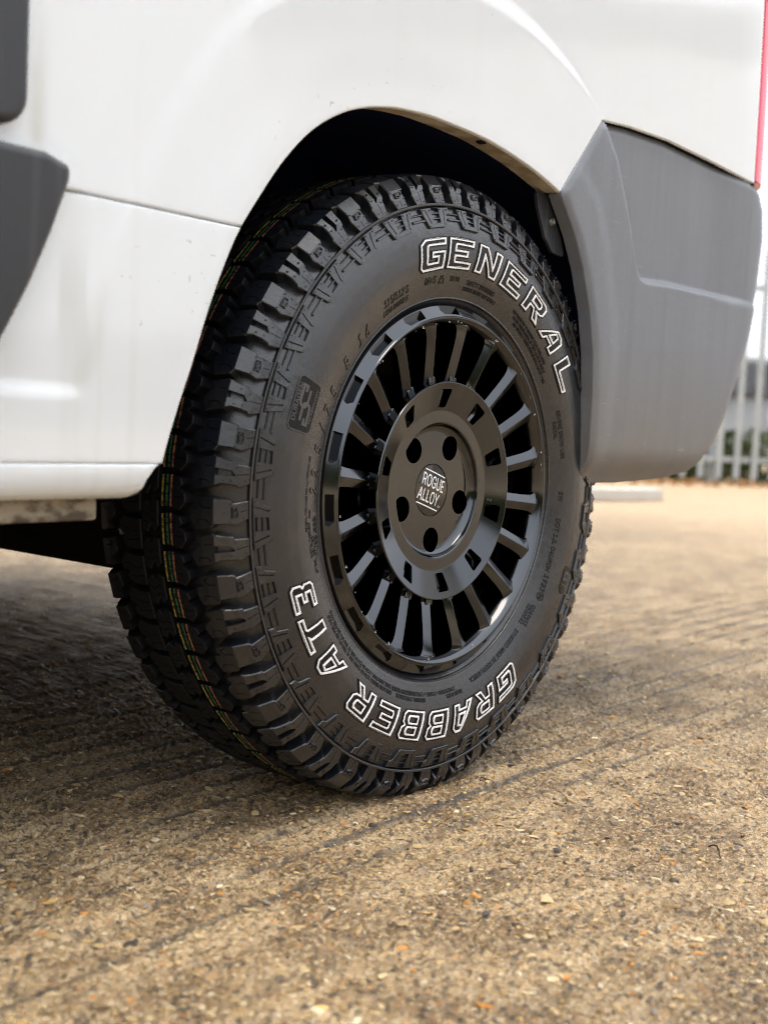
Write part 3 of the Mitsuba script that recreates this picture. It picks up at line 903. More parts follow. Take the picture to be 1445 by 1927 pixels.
# wheel arch liner: dark tub over the wheel, open below
la = arch_pts(0.0, tt[-1], 80)
ext = np.array([[0.262, 0.700], [0.290, 0.640], [0.31, 0.55], [0.315, 0.45], [0.30, 0.36]])
la = np.vstack([la, ext])
cen = np.array([-0.08, 0.42])
sec = []
for yy, sc in ((Y0 + 0.022, 1.012), (Y0 + 0.030, 1.05), (0.0, 1.07), (0.22, 1.06), (0.26, 1.0), (0.27, 0.2)):
    q = cen + (la - cen) * sc
    sec.append(np.c_[q[:, 0], np.full(len(q), yy), np.maximum(q[:, 1], 0.33 if sc > 0.5 else 0)])
n_ = len(la); i = np.arange(n_ - 1)
ff = np.vstack([np.vstack([np.c_[a * n_ + i, a * n_ + i + 1, (a + 1) * n_ + i + 1], np.c_[a * n_ + i, (a + 1) * n_ + i + 1, (a + 1) * n_ + i]]) for a in range(len(sec) - 1)])
add('van__wheel_arch_liner', P((np.vstack(sec), ff), 'm_liner', 40))

# ---- rear bumper: side face, corner, rear face
ZL = [0.372, 0.4305, 0.4886, 0.5458, 0.6017, 0.6553, 0.696, 0.738, 0.7435, 0.8525]
XL = [0.2895, 0.2860, 0.2850, 0.2785, 0.2630, 0.2390, 0.2135, 0.1760, 0.1725, 0.2715]
ZS = [0.372, 0.404, 0.439, 0.493, 0.585, 0.677, 0.768, 0.8185, 0.843, 0.87]
XS = [0.640, 0.706, 0.740, 0.774, 0.817, 0.842, 0.854, 0.846, 0.828, 0.80]
XT, ZT = [0.17, 0.27, 0.35, 0.468, 0.62, 0.80, 0.9], [0.850, 0.8520, 0.8605, 0.8665, 0.865, 0.861, 0.858]
XB, ZB = [0.28, 0.40, 0.54, 0.582, 0.64, 0.706, 0.76], [0.372, 0.3712, 0.3768, 0.383, 0.391, 0.404, 0.42]
CREASE = Polygon([(0.2767, 0.8464), (0.3136, 0.8093), (0.3444, 0.757), (0.370, 0.7023), (0.386, 0.6700), (0.394, 0.6605), (0.409, 0.6564), (0.497, 0.6606), (0.609, 0.6623), (0.78, 0.6630), (0.95, 0.664), (0.95, 0.9), (0.27, 0.9)])
FLX, FLZ = [0.2987, 0.3286, 0.3340, 0.3208, 0.2928, 0.2634, 0.2192, 0.21], [0.372, 0.4464, 0.5499, 0.6076, 0.6913, 0.7434, 0.7766, 0.79]


def bumper_grid():
    from shapely import points, distance, contains_xy
    RC, ns, na, nr = 0.10, 110, 22, 12
    zs = np.concatenate([np.linspace(0.372, 0.40, 10), np.linspace(0.405, 0.64, 40), np.linspace(0.645, 0.69, 16), np.linspace(0.695, 0.8525, 36)])
    rows = []
    for z in zs:
        xl = np.interp(z, ZL, XL)
        xs = np.interp(z, ZS, XS) - 0.043
        x = np.linspace(xl, xs, ns); y = np.full(ns, Y0 - 0.004)
        ph = np.linspace(0, PI / 2, na + 1)[1:]
        x = np.r_[x, xs + RC * np.sin(ph)]; y = np.r_[y, Y0 - 0.004 + RC * (1 - np.cos(ph))]
        x = np.r_[x, np.full(nr, xs + RC)]; y = np.r_[y, np.linspace(y[-1] + 0.02, 0.9, nr)]
        s = (z - 0.372) / (0.8525 - 0.372)
        zt = np.interp(x, XT, ZT) if True else 0
        zb = np.interp(x, XB, ZB)
        zz = zb + (zt - zb) * s
        rows.append(np.c_[x, y, zz])
    g = np.array(rows)
    X, Y, Z = g[..., 0], g[..., 1], g[..., 2]
    d = distance(points(X, Z), CREASE.exterior)
    ins = contains_xy(CREASE, X, Z)
    sd = np.where(ins, d, -d)
    fade = np_ss(0.80, 0.62, X)
    Y += 0.0150 * np_ss(-0.001, 0.008, sd) * (0.25 + 0.75 * fade)
    fx = np.interp(Z, FLZ, FLX)
    Y -= 0.0020 * np_ss(fx + 0.016, fx - 0.022, X)          # raised band that follows the arch
    lowc = np_ss(0.43, 0.365, Z)
    Y += 0.022 * lowc ** 2 + 0.004 * np.clip((0.62 - Z) / 0.25, 0, 1) ** 2
    top = np_ss(0.012, 0.0, (np.interp(X, XT, ZT) - Z))
    Y += 0.004 * top ** 2
    edge = np.clip(1 - np.arange(X.shape[1]) / 2.2, 0, 1)[None]
    Y += 0.004 * edge ** 2
    return g


G = bumper_grid()
nr_, nc_ = G.shape[:2]
SEAMX = [0.649, 0.700, 0.7671, 0.7701, 0.7690]
SEAMZ = [0.407, 0.47, 0.6674, 0.7525, 0.862]


def grid_faces(nr, nc):
    i, j = np.meshgrid(np.arange(nr - 1), np.arange(nc - 1), indexing='ij')
    a = (i * nc + j).ravel()
    return np.vstack([np.c_[a, a + 1, a + nc + 1], np.c_[a, a + nc + 1, a + nc]])


# split along the corner seam: columns are re-spaced so that one column lies on it
def resplit(g):
    A, B = [], []
    for row in g:
        xs_ = np.interp(row.mean(0)[2] if False else row[60, 2], SEAMZ, SEAMX)
        k = np.searchsorted(row[:132, 0], xs_)
        arc = np.r_[0, np.cumsum(np.linalg.norm(np.diff(row, axis=0), axis=1))]
        t_s = np.interp(xs_, row[:132, 0], arc[:132])
        ta = np.linspace(0, t_s - 0.0042, 110)
        tb = np.r_[np.linspace(t_s + 0.0042, t_s + 0.25, 45), np.linspace(t_s + 0.27, arc[-1], 12)]
        A.append(np.stack([np.interp(ta, arc, row[:, q]) for q in range(3)], 1))
        b = np.stack([np.interp(tb, arc, row[:, q]) for q in range(3)], 1)
        b[:, 1] += 0.0035
        B.append(b)
    return np.array(A), np.array(B)


GA, GB = resplit(G)


def with_hem(g, depth=0.02):
    """grid sheet with edges turned inwards along +y"""
    nr, nc = g.shape[:2]
    v, f = g.reshape(-1, 3), grid_faces(nr, nc)
    out = [(v, f)]
    idx = np.r_[np.arange(nc), np.arange(1, nr) * nc + nc - 1, (nr - 1) * nc + np.arange(nc - 2, -1, -1), np.arange(nr - 2, 0, -1) * nc]
    ring = v[idx]
    cxy = ring.mean(0)
    lv = [ring]
    for off, dy in ((0.0012, 0.0008), (0.0016, 0.0025), (0.0005, depth)):
        q = ring.copy()
        c2 = inset(ring[:, [0, 2]], -off)
        q[:, 0], q[:, 2] = c2[:, 0], c2[:, 1]
        q[:, 1] += dy
        lv.append(q)
    n = len(ring); i = np.arange(n); j = (i + 1) % n
    fs = []
    for a in range(3):
        fs += [np.c_[a * n + i, (a + 1) * n + j, a * n + j], np.c_[a * n + i, (a + 1) * n + i, (a + 1) * n + j]]
    out.append((np.vstack(lv), np.vstack(fs)))
    m = trimesh.Trimesh(*cat(out), process=False)
    m.merge_vertices(digits_vertex=6)
    return tm(m)


add('van__bumper', P(with_hem(GA), 'm_bumper', True), label='grey plastic bumper side with pressed crease')
add('van__bumper_corner', P(with_hem(GB), 'm_bumper', True))
# bumper top ledge and dark backing
bk = []
for xx, zz in zip(np.linspace(0.28, 0.79, 12), np.interp(np.linspace(0.28, 0.79, 12), XT, ZT)):
    bk.append((xx, zz))
ledge = np.array([(x, Y0 + dy, z + 0.0016) for dy in (0.004, 0.03) for x, z in bk])
n12 = 12; i = np.arange(11)
add('van__bumper__top_gap', P((ledge, np.vstack([np.c_[i, i + 1, i + 13], np.c_[i, i + 13, i + 12]])), 'm_under'))
# fixing tab with screw below the panel corner
tab = Polygon([(0.150, 0.742), (0.178, 0.742), (0.216, 0.690), (0.226, 0.668), (0.196, 0.671), (0.176, 0.688), (0.156, 0.722)])
tabm = trimesh.creation.extrude_polygon(tab.buffer(-0.004).buffer(0.004), 0.004, engine='earcut')
tv = np.asarray(tabm.vertices)
add('van__bumper__fixing_tab', P((np.c_[tv[:, 0], Y0 + 0.026 - tv[:, 2], tv[:, 1]], np.asarray(tabm.faces)[:, ::-1]), 'm_moulding', 30))
scr = lathe([(0.0, 0.0001), (0.0012, 0.0022), (0.002, 0.0026), (0.003, 0.0046), (0.0012, 0.0056), (0.0, 0.0058)], 20)
add('van__bumper__screw', P((scr[0] + np.array([0.189, Y0 + 0.0215, 0.7085]), scr[1]), 'm_steel', 40))

# ---- side mouldings
def slab(pg, y0, th, rr, mat, key, **lab):
    """thick plastic strip with rounded edges standing proud of the side"""
    rings = []
    for k in range(6):
        a = k / 5 * PI / 2
        rings.append((rr * (1 - math.sin(a)), th - rr + rr * math.sin(a)) if False else (rr * (1 - math.cos(a)), rr * math.sin(a)))
    c = densify(pg.exterior.coords, 0.004)
    if not pg.exterior.is_ccw:
        c = c[::-1]
    lv = [np.c_[c[:, 0], np.full(len(c), y0 + 0.004), c[:, 1]]]
    for a in np.linspace(0, PI / 2, 7):
        q = inset(c, rr * (1 - math.cos(a)))
        lv.append(np.c_[q[:, 0], np.full(len(c), y0 - (th - rr) - rr * math.sin(a)), q[:, 1]])
    n = len(c); i = np.arange(n); j = (i + 1) % n
    fs = [np.vstack([np.c_[k * n + i, k * n + j, (k + 1) * n + j], np.c_[k * n + i, (k + 1) * n + j, (k + 1) * n + i]]) for k in range(len(lv) - 1)]
    top = inset(c, rr)
    tv_, tf_ = earcut(Polygon(top).buffer(0))
    m = cat([(np.vstack(lv), np.vstack(fs)), (np.c_[tv_[:, 0], np.full(len(tv_), y0 - th), tv_[:, 1]], tf_)])
    t = m[0][m[1]]
    mm = trimesh.Trimesh(*m, process=False); mm.merge_vertices(digits_vertex=6)
    trimesh.repair.fix_normals(mm)
    add(key, P(tm(mm), mat, 35), **lab)


mu = Polygon([(XF, 0.6485), (-0.6165, 0.6485), (-0.6165, 0.86), (XF, 0.86)]).buffer(-0.024).buffer(0.024)
slab(mu, Y0, 0.016, 0.007, 'm_moulding', 'van__side_moulding')
ml = Polygon([(XF, 0.636), (-0.60, 0.6355), (-0.577, 0.6285), (-0.578, 0.617), (-0.5925, 0.577), (-0.611, 0.5345), (-0.6245, 0.509), (-0.66, 0.445), (XF, 0.44)]).buffer(-0.007).buffer(0.007)
slab(ml, Y0, 0.018, 0.008, 'm_moulding', 'van__side_moulding')

# ---- tail lamp on the rear corner, rear of the body, roof, far side, underfloor
RCB = 0.12
ph = np.linspace(0, PI / 2, 14)
lz = np.linspace(0.868, 1.60, 20)
lamp = np.array([[(0.7775 + RCB * math.sin(a) + 0.012 * (z - 0.868), float(side_y(np.array([0.78]), np.array([z]))[0]) - 0.001 + RCB * (1 - math.cos(a)), z) for a in ph] for z in lz])
add('van__tail_lamp', P(with_hem(lamp, 0.01), 'm_red', True), label='red tail lamp on the rear corner')
shell = [box_mesh(-3.6, 0.80, 1.86, 1.90, 0.24, 2.35), box_mesh(-3.6, 0.80, -0.10, 1.90, 2.35, 2.40), box_mesh(0.80, 0.84, -0.06, 1.90, 0.50, 2.40), box_mesh(-5.0, -3.6, -0.10, 1.90, 0.22, 1.25),
         box_mesh(-3.6, XF, Y0, -0.10, 0.3638, 1.62), box_mesh(-3.6, 0.80, -0.098, -0.06, 1.625, 2.35)]
add('van__body_shell', P(cat(shell), 'm_paint', False))
inner = [box_mesh(-3.6, -0.515, -0.108, -0.085, 0.372, 1.60), box_mesh(0.33, 0.60, -0.098, -0.07, 0.47, 0.84), box_mesh(0.60, 0.765, -0.098, -0.07, 0.66, 0.84), box_mesh(-0.515, 0.33, -0.098, -0.085, 0.86, 1.6), box_mesh(0.33, 0.79, -0.100, -0.08, 0.85, 1.6)]
add('van__inner_frame', P(cat(inner), 'm_under', False))
floor = [box_mesh(-5.0, 0.80, 0.262, 1.86, 0.40, 0.44), box_mesh(-3.6, -0.50, -0.10, 0.262, 0.385, 0.44), box_mesh(-3.5, 0.75, 0.30, 0.42, 0.33, 0.40), box_mesh(-3.5, 0.75, 1.25, 1.37, 0.33, 0.40)]
add('van__underfloor', P(cat(floor), 'm_under', False))
add('van__fuel_tank', P(box_mesh(-1.9, -0.52, 0.26, 1.25, 0.215, 0.385, 0.05), 'm_under', 40))
add('van__spare_carrier', P(box_mesh(0.12, 0.70, 0.35, 1.20, 0.29, 0.385, 0.04), 'm_under', 40))
ax_ = box_mesh(-0.15, 0.05, 0.10, 1.60, 0.2265, 0.40, 0.02)
add('van__axle_beam', P(ax_, 'm_under', 30))
# jacking rail under the sill, rusty and dusty
def rail_fn(p, n, uv):
    k = fbm(p.x * 70, p.y * 70, p.z * 90, 4)
    return mix((0.34, 0.30, 0.24), (0.10, 0.085, 0.065), smoothstep(0.35, 0.62, k))


scene['m_rail'] = two(principled(mikit.proc(rail_fn), 0.85, 0.2))
add('van__jacking_rail', P(box_mesh(-1.5, -0.508, -0.094, -0.055, 0.3435, 0.3655, 0.003), 'm_rail', 30), label='dusty jacking rail under the sill')

# far-side rear wheel and the front pair, seen only in the gap under the body
far = lathe([(-s, r) for s, r in full], 90)
fs_ = P(far, 'm_rubber', 50)
add('van__far_tyre', {**fs_, 'to_world': T().translate([0, 1.74, ZC])})

# ================================================================= GROUND
def axis(dense0, dense1, h, lo, hi):
    d = np.arange(dense0, dense1 + h / 2, h)
    def grow(x, lim, sgn):
        out, st = [], h
        while (lim - x) * sgn > 0:
            st *= 1.06 if st < 0.02 else 1.12
            x += sgn * st
            out.append(x)
        return out
    return np.array(grow(d[0], lo, -1)[::-1] + list(d) + grow(d[-1], hi, 1))


gx = axis(-0.74, 0.95, 0.0026, -160, 160)
gy = axis(-0.70, 0.42, 0.0026, -160, 160)
GX, GY = np.meshgrid(gx, gy, indexing='ij')


def groove_np(x, y):
    w = y + 0.020 * (meshkit.noise(np.stack([x * 1.1, y * 1.6, 0 * x + 3], -1)) - 0.5) + 0.004 * (meshkit.noise(np.stack([x * 14, y * 10, 0 * x + 8], -1)) - 0.5)
    ph = w / 0.058
    k = np.floor(ph)
    fr = np.abs(ph - k - 0.5) * 0.058
    on = meshkit.noise(np.stack([x * 2.0, k * 3.7, 0 * x + 1.5], -1)) * (0.7 + 0.6 * meshkit.noise(np.stack([x * 20, k * 2.7, 0 * x + 7.5], -1)))
    return np.exp(-(fr / 0.0045) ** 2) * np_ss(0.22, 0.48, on) * (0.25 + 0.75 * np_ss(-0.30, -0.17, y))


def ground_h(x, y):
    q = np.stack([x, y, 0 * x], -1)
    near = np.exp(-((np.maximum(np.abs(x) - 2.5, 0) ** 2 + np.maximum(np.abs(y) - 2.5, 0) ** 2) / 4))
    h = 0.006 * (meshkit.fbm(q * 2.2, 3, 1) - 0.5) + near * (0.0042 * (meshkit.fbm(q * 55, 3, 2) - 0.5) + 0.0036 * (meshkit.noise(q * 170, 5) - 0.5) + 0.0026 * (meshkit.noise(q * 330, 6) - 0.5))
    return h - near * 0.0055 * groove_np(x, y)


GZ = ground_h(GX, GY)
gv = np.stack([GX, GY, GZ], -1)
STONE = ((0.42, 0.33, 0.22), (0.55, 0.46, 0.33), (0.30, 0.22, 0.15), (0.62, 0.56, 0.46), (0.48, 0.24, 0.08))


def groove_d(x, y):
    """loose wet grit lying in the tamped lines"""
    w = y + 0.020 * (noise(x * 1.1, y * 1.6, 3.0) - 0.5) + 0.004 * (noise(x * 14, y * 10, 8.0) - 0.5)
    ph = w / 0.058
    k = dr.floor(ph)
    fr = dr.abs(ph - k - 0.5) * 0.058
    on = noise(x * 2.0, k * 3.7, 1.5) * (0.7 + 0.6 * noise(x * 20, k * 2.7, 7.5))
    return dr.exp(-dr.square(fr / 0.0048)) * smoothstep(0.22, 0.48, on) * (0.25 + 0.75 * smoothstep(-0.30, -0.17, y))


def ground_fn(p, n, uv):
    x, y = p.x, p.y
    big = fbm(x * 1.3, y * 2.6, 0.0, 4)
    mid = fbm(x * 16, y * 22, 4.0, 4)
    fine = noise(x * 420, y * 420, 2.0)
    fine2 = noise(x * 900, y * 900, 6.0)
    d1, d2, r1 = voronoi(x * 235 + noise(x * 420, y * 420) * 0.8, y * 265)
    e1, e2, q1 = voronoi(x * 520, y * 560)
    c = mix((0.205, 0.130, 0.060), (0.42, 0.298, 0.160), smoothstep(0.30, 0.72, mid))
    c = c * (0.55 + 0.9 * fine) * (0.78 + 0.44 * fine2)
    # exposed aggregate: little flints of several colours
    st = smoothstep(0.10, 0.17, (d2 - d1)) * smoothstep(0.52, 0.60, r1)
    sc = mix((0.54, 0.41, 0.23), (0.68, 0.57, 0.39), cell_rand(r1 * 977.0))
    sc = mix(sc, (0.52, 0.25, 0.075), smoothstep(0.86, 0.88, cell_rand(r1 * 5519.0)))
    sc = mix(sc, (0.12, 0.10, 0.085), smoothstep(0.80, 0.82, cell_rand(r1 * 3331.0)))
    c = mix(c, sc, st * 0.55)
    s2 = smoothstep(0.08, 0.16, (e2 - e1)) * smoothstep(0.60, 0.66, q1)
    c2 = mix((0.50, 0.40, 0.27), (0.12, 0.10, 0.085), smoothstep(0.45, 0.5, cell_rand(q1 * 771.0)))
    c = mix(c, c2, s2 * 0.5)
    pit = smoothstep(0.60, 0.78, noise(x * 170, y * 230, 11.0) * 0.7 + noise(x * 420, y * 520, 5.0) * 0.3)
    c = mix(c, (0.04, 0.034, 0.028), pit * 0.75)
    damp = smoothstep(0.46, 0.66, big)
    c = c * (1 - 0.30 * damp)
    g = groove_d(x, y) * smoothstep(3.5, 1.0, dr.abs(x)) * (0.45 + 0.8 * fine)
    c = mix(c, (0.05, 0.046, 0.042), dr.clip(g * 0.9, 0, 0.92))
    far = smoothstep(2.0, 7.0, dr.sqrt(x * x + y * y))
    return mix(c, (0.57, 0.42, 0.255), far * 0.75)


def ground_rough(p, n, uv):
    return 0.34 + 0.35 * fbm(p.x * 30, p.y * 30, 1.0, 3)


def ground_bump(p, n, uv):
    return noise(p.x * 420, p.y * 420, 2.0) * 0.0017 + noise(p.x * 900, p.y * 900, 6.0) * 0.0009


scene['m_ground'] = two({'type': 'bumpmap', 't': mikit.proc(ground_bump, 4e-4), 'scale': 1.0,
                         'b': principled(mikit.proc(ground_fn), mikit.proc(ground_rough), 0.38)})
scene['ground'] = P((gv.reshape(-1, 3), grid_faces(len(gx), len(gy))), 'm_ground', True)
labels['ground'] = {'label': 'brown damp concrete yard with tamped lines and exposed grit', 'kind': 'structure'}

# loose chips and pebbles near the wheel
ico1 = trimesh.creation.icosahedron()
PAL = np.array([(0.50, 0.38, 0.22), (0.62, 0.51, 0.33), (0.74, 0.67, 0.53), (0.40, 0.28, 0.15), (0.25, 0.175, 0.11), (0.08, 0.07, 0.065), (0.60, 0.28, 0.07), (0.66, 0.47, 0.20), (0.30, 0.27, 0.25)])
PW = np.array([0.28, 0.20, 0.07, 0.18, 0.12, 0.07, 0.030, 0.05, 0.012]); PW /= PW.sum()
pv, pf, pc = [], [], []
NPB = 40000
for k in range(NPB):
    # even density over what lies in front of the lens
    t_ = RNG.uniform(0.45, 3.2) ** 1.0
    ang = YAW + RNG.uniform(-0.42, 0.42)
    dist = 0.75 + 2.2 * RNG.uniform() ** 1.6
    x, y = CAM[0] + dist * math.sin(ang), CAM[1] + dist * math.cos(ang)
    sz = min(0.0050, 0.00080 * math.exp(RNG.normal(0.0, 0.72)))
    q = ico1.vertices * (1 + 0.25 * RNG.normal(size=(12, 1))) * np.array([RNG.uniform(0.9, 2.1), RNG.uniform(0.55, 1.0), RNG.uniform(0.22, 0.6)]) * sz
    a = RNG.uniform(0, 2 * PI)
    R = np.array([[math.cos(a), -math.sin(a), 0], [math.sin(a), math.cos(a), 0], [0, 0, 1]])
    til = RNG.normal(0, 0.25)
    R2 = np.array([[1, 0, 0], [0, math.cos(til), -math.sin(til)], [0, math.sin(til), math.cos(til)]])
    q = q @ R2.T @ R.T
    pv.append(q + np.array([x, y, 0.1 * sz])); pf.append(ico1.faces + 12 * k)
    c = PAL[RNG.choice(len(PAL), p=PW)] * RNG.uniform(0.70, 1.10) * np.array([0.95, 0.89, 0.76])
    pc.append(np.tile(c, (12, 1)))
pv = np.vstack(pv); pf = np.vstack(pf); pc = np.clip(np.vstack(pc), 0, 0.85)
cen_ = pv.reshape(-1, 12, 3).mean(1)
pv[:, 2] += np.repeat(ground_h(cen_[:, 0], cen_[:, 1]), 12)
scene['m_pebble'] = two(principled({'type': 'mesh_attribute', 'name': 'vertex_color'}, 0.5, 0.5))
scene['gravel'] = P((pv, pf), 'm_pebble', False, color=pc)
labels['gravel'] = {'label': 'loose flint chips and grit scattered over the yard', 'category': 'gravel', 'kind': 'stuff'}

# a bent twig lying on the concrete, lower right
tw = np.array([[0, 0, 0.003], [0.004, 0.003, 0.006], [0.010, 0.004, 0.007], [0.018, 0.002, 0.005], [0.026, -0.002, 0.003], [0.031, -0.003, 0.002]])
tc, ts2 = math.cos(-2.2), math.sin(-2.2)
tw = np.c_[tw[:, 0] * tc - tw[:, 1] * ts2 + 0.05, tw[:, 0] * ts2 + tw[:, 1] * tc - 0.43, tw[:, 2]]
scene['m_twig'] = two(principled((0.03, 0.02, 0.014), 0.8, 0.2))
scene['twig'] = P(tube(tw, [0.0009, 0.0008, 0.0008, 0.0007, 0.0006, 0.0004], 7), 'm_twig', 40)
labels['twig'] = {'label': 'small dark bent twig lying on the open concrete away from the tyre', 'category': 'twig'}

# ================================================================= BACKGROUND
# palisade fence
FDIR = np.array([0.80, -0.60, 0.0]); FN = np.array([0.60, 0.80, 0.0])
F0 = np.array([10.6, 3.93, 0.0]) - FDIR * 6.0
labels['palisade_fence'] = {'label': 'galvanised steel palisade fence behind the van across the yard', 'category': 'fence'}


def oriented(m, along, off, up=0.0):
    v, f = m
    return F0 + np.outer(v[:, 0] + along, FDIR) + np.outer(v[:, 1] + off, FN) + np.outer(v[:, 2] + up, [0, 0, 1.0]), f


rl = box_mesh(0, 14, -0.025, 0.025, -0.025, 0.025)
scene['palisade_fence'] = P(oriented(rl, 0, 0.03, 0.25), 'm_galv')
add('palisade_fence__rail', P(oriented(rl, 0, 0.03, 1.98), 'm_galv'))
pale_pg = Polygon([(-0.034, 0.06), (0.034, 0.06), (0.034, 2.3), (0.018, 2.38), (0.0, 2.42), (-0.018, 2.38), (-0.034, 2.3)])
pm = trimesh.creation.extrude_polygon(pale_pg, 0.003, engine='earcut')
q = np.asarray(pm.vertices)
qv = np.c_[q[:, 0], q[:, 2] - np.abs(q[:, 0]) * -0.5, q[:, 1]]
for k in range(70):
    add('palisade_fence__pale', P(oriented((qv, np.asarray(pm.faces)), 0.1 + k * 0.20, -0.03), 'm_galv'))
for k in range(6):
    add('palisade_fence__post', P(oriented(box_mesh(-0.04, 0.04, 0.06, 0.16, 0, 2.4), 0.3 + k * 2.7, 0), 'm_galv'))


# hedge and parked cars behind the fence
def leaf_cloud(n, lo, hi, size, seed, shape=None):
    rg = np.random.default_rng(seed)
    c = rg.uniform(lo, hi, (n * 2, 3))
    if shape is not None:
        c = c[shape(c)]
    c = c[:n]
    n = len(c)
    a = rg.normal(size=(n, 3)); a /= np.linalg.norm(a, axis=1, keepdims=True)
    b = np.cross(a, rg.normal(size=(n, 3))); b /= np.linalg.norm(b, axis=1, keepdims=True)
    s = size * rg.uniform(0.6, 1.3, (n, 1))
    v = np.stack([c - a * s, c - b * s * 0.5, c + a * s, c + b * s * 0.5], 1).reshape(-1, 3)
    i = np.arange(n) * 4
    return v, np.vstack([np.c_[i, i + 1, i + 2], np.c_[i, i + 2, i + 3]])


def leafcol(p, n, uv):
    k = noise(p.x * 3, p.y * 3, p.z * 3)
    return mix((0.035, 0.06, 0.02), (0.10, 0.13, 0.04), k)


scene['m_leaf'] = two(principled(mikit.proc(leafcol), 0.6, 0.3))
scene['m_bark'] = two(principled((0.06, 0.045, 0.035), 0.9, 0.2))


def car(key, along, off, col, label, group=None):
    m = 'm_' + key
    scene[m] = two(principled(col, 0.25, 0.5, clearcoat=1.0))
    body_pg = Polygon([(-2.1, 0.25), (2.05, 0.25), (2.15, 0.45), (2.1, 0.75), (1.95, 0.88), (1.1, 0.98), (0.35, 1.42), (-1.2, 1.45), (-1.9, 1.0), (-2.1, 0.92), (-2.15, 0.5)]).buffer(-0.06).buffer(0.06)
    win_pg = Polygon([(0.95, 0.98), (0.32, 1.36), (-1.12, 1.38), (-1.6, 1.0)])
    b = trimesh.creation.extrude_polygon(body_pg, 1.7, engine='earcut')
    v = np.asarray(b.vertices)
    pinch = np.clip((v[:, 1] - 0.95) / 0.5, 0, 1) * 0.16
    yv = v[:, 2] - 0.85
    scene[key] = P(oriented((np.c_[v[:, 0], yv - np.sign(yv) * pinch, v[:, 1]], np.asarray(b.faces)), along, off), m, 30)
    labels[key] = {'label': label, 'category': 'car'}
    w = trimesh.creation.extrude_polygon(win_pg, 0.01, engine='earcut'); wv = np.asarray(w.vertices)
    pin = 0.86 - np.clip((wv[:, 1] - 0.95) / 0.5, 0, 1) * 0.16
    for s in (-1, 1):
        add(key + '__window', P(oriented((np.c_[wv[:, 0], s * (pin + wv[:, 2]), wv[:, 1]], np.asarray(w.faces)), along, off), 'm_cap'))
        for wx in (-1.35, 1.35):
            cy = trimesh.creation.cylinder(0.32, 0.2, sections=28)
            cv_ = np.asarray(cy.vertices)
            add(key + '__wheel', P(oriented((np.c_[cv_[:, 0] + wx, cv_[:, 2] + s * 0.78, cv_[:, 1] + 0.32], np.asarray(cy.faces)), along, off), 'm_rubber_smooth', 40))
        add(key + '__headlight', P(oriented(box_mesh(1.98, 2.13, s * 0.6 - 0.16, s * 0.6 + 0.16, 0.62, 0.76, 0.03), along, off), 'm_galv'))


car('parked_car', 7.6, 2.6, (0.34, 0.35, 0.36), 'silver grey car parked behind the steel fence')
car('parked_car_001', 7.2, 5.2, (0.70, 0.71, 0.72), 'white car parked behind the silver grey car beyond the fence')
hed = leaf_cloud(9000, (3.0, 0.35, 0.02), (12.5, 0.95, 0.75), 0.05, 5, lambda c: c[:, 2] < 0.32 + 0.35 * meshkit.noise(c * np.array([1.3, 0.3, 0.1])))
scene['hedge'] = P(oriented(hed, 0, 0), 'm_leaf')
labels['hedge'] = {'label': 'low ragged weeds growing along the back of the fence', 'category': 'undergrowth', 'kind': 'stuff'}
lf = leaf_cloud(420, (4.0, -0.9, 0.004), (9.0, 0.0, 0.03), 0.045, 6)
scene['m_dryleaf'] = two(principled((0.36, 0.20, 0.09), 0.7, 0.3))
scene['fallen_leaves'] = P(oriented(lf, 0, 0), 'm_dryleaf')
labels['fallen_leaves'] = {'label': 'orange fallen leaves drifted along the foot of the fence', 'category': 'leaves', 'kind': 'stuff'}


# pale concrete kerb block lying in the yard behind the wheel
def conc_fn(p, n, uv):
    return mix((0.40, 0.39, 0.36), (0.62, 0.60, 0.56), fbm(p.x * 5, p.y * 5, p.z * 5, 4))


scene['m_concrete'] = two(principled(mikit.proc(conc_fn), 0.8, 0.3))
kb = box_mesh(-0.36, 0.36, -0.07, 0.07, 0.0, 0.085, 0.012)
kx, ky = math.cos(-0.26), math.sin(-0.26)
kv = np.c_[kb[0][:, 0] * kx - kb[0][:, 1] * ky + 6.12, kb[0][:, 0] * ky + kb[0][:, 1] * kx + 2.93, kb[0][:, 2]]
scene['concrete_block'] = P((kv, kb[1]), 'm_concrete', 30)
labels['concrete_block'] = {'label': 'low pale concrete block lying on the yard beyond the wheel', 'category': 'block'}

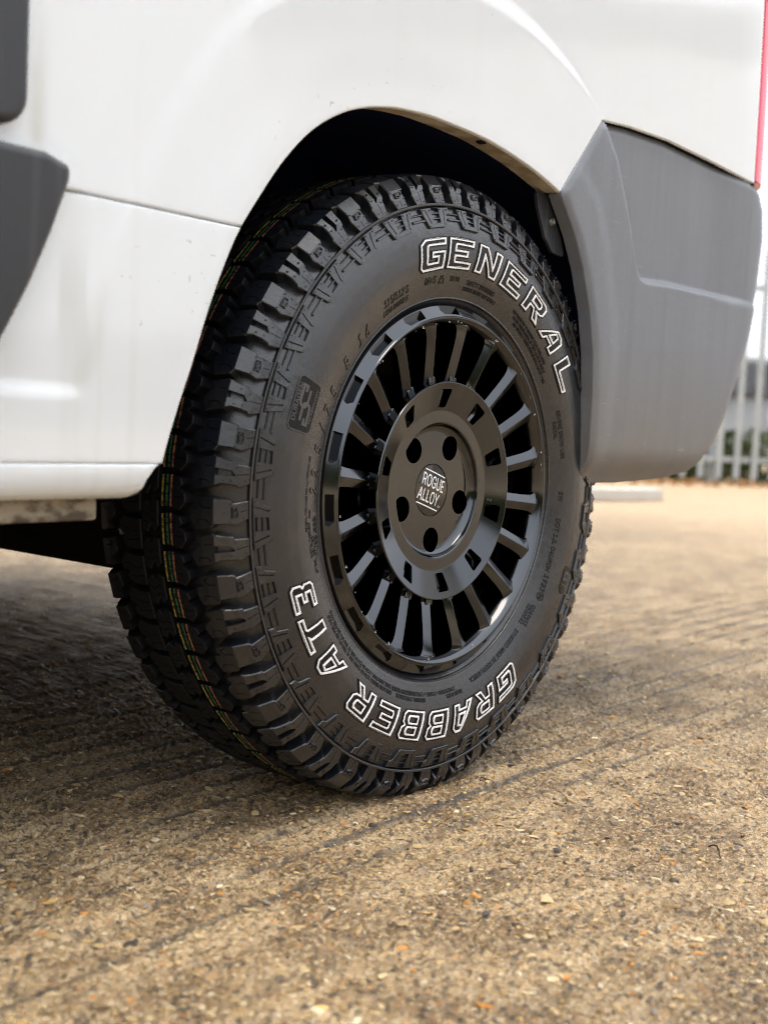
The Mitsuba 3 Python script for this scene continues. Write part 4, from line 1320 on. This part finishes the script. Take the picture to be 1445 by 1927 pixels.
# the other side of the yard, behind the photographer: a shed and trees that the gloss black picks up
scene['m_clad'] = two(principled((0.16, 0.14, 0.12), 0.6, 0.4))
shd = box_mesh(14, 44, -38, -28, 0, 2.6)
scene['storage_shed'] = P(shd, 'm_clad')
labels['storage_shed'] = {'label': 'long brown clad shed across the yard opposite the van', 'category': 'shed'}
rf = trimesh.creation.extrude_polygon(Polygon([(-27.6, 2.6), (-33, 3.6), (-38.4, 2.6)]), 30.6, engine='earcut')
rv = np.asarray(rf.vertices)
add('storage_shed__roof', P((np.c_[rv[:, 2] + 13.7, rv[:, 0], rv[:, 1] + 0.005], np.asarray(rf.faces)), 'm_clad'))
for k, (tx, ty, th_, tr) in enumerate(((4, -30, 5.5, 2.6), (9.5, -33, 6.5, 3.0), (-5.0, -32, 5.0, 2.5), (52, -26, 6.0, 2.8))):
    key = 'garden_tree' if k == 0 else 'garden_tree_%03d' % k
    trunk = tube([(tx, ty, 0), (tx + 0.1, ty, th_ * 0.3), (tx - 0.05, ty + 0.1, th_ * 0.55)], [0.22, 0.17, 0.10], 8)
    scene[key] = P(trunk, 'm_bark', 40)
    labels[key] = {'label': ('broad tree nearest the shed end', 'tall tree behind the broad one by the shed', 'small tree furthest from the shed', 'lone tree beyond the far end of the shed')[k] + ' across the yard', 'category': 'tree', 'group': 'trees across the yard'}
    cl = leaf_cloud(3000, (tx - tr, ty - tr, th_ * 0.25), (tx + tr, ty + tr, th_), 0.16, 20 + k,
                    lambda c: (((c - np.array([tx, ty, th_ * 0.62])) / np.array([tr, tr, th_ * 0.38])) ** 2).sum(1) < 0.55 + 0.6 * meshkit.noise(c * 0.9))
    add(key + '__crown', P(cl, 'm_leaf'))

# white clad unit with a dark fascia at the far end of the yard: it shows as the soft grey band on the van's upper side
scene['m_white_clad'] = two(principled((0.74, 0.75, 0.76), 0.6, 0.3))
scene['m_fascia'] = two(principled((0.10, 0.105, 0.115), 0.5, 0.4))
WA, WB = np.array([23.5, -10.0]), np.array([17.3, -18.5])
wl = np.linalg.norm(WB - WA); wd = (WB - WA) / wl; wn = np.array([-wd[1], wd[0]])
if wn @ (WA - np.array([0.8, 0])) < 0:
    wn = -wn


def unit(m):
    v, f = m
    xy = WA + np.outer(v[:, 0], wd) + np.outer(v[:, 1], wn)
    return np.c_[xy, v[:, 2]], f


scene['storage_unit'] = P(unit(box_mesh(0, wl, 0, 9, 0, 8.75)), 'm_white_clad')
labels['storage_unit'] = {'label': 'tall white clad unit with dark grey fascia at the end of the yard', 'category': 'building'}
add('storage_unit__fascia', P(unit(box_mesh(-0.2, wl + 0.2, -0.25, 9.2, 8.755, 9.75)), 'm_fascia'))
add('storage_unit__door', P(unit(box_mesh(2.0, 6.0, -0.06, -0.004, 0.004, 4.2)), 'm_galv'))

# tall evergreen hedges that close the yard on the camera's side and ahead of the van
def hedge_row(key, lo, hi, n, seed, label):
    body = box_mesh(lo[0] + 0.5, hi[0] - 0.5, lo[1] + 0.5, hi[1] - 0.5, 0.0, hi[2] - 0.5)
    scene[key] = P(cat([body, leaf_cloud(n, lo, hi, 0.16, seed)]), 'm_leaf')
    labels[key] = {'label': label, 'category': 'hedge', 'kind': 'stuff'}


hedge_row('boundary_hedge', (-30, -19.0, 0.05), (10, -17.2, 3.4), 9000, 31, 'long clipped evergreen hedge along the yard edge behind the camera')
hedge_row('boundary_hedge_001', (-16.0, -17.0, 0.05), (-14.2, 9.0, 4.2), 8000, 32, 'tall evergreen hedge across the yard ahead of the van')
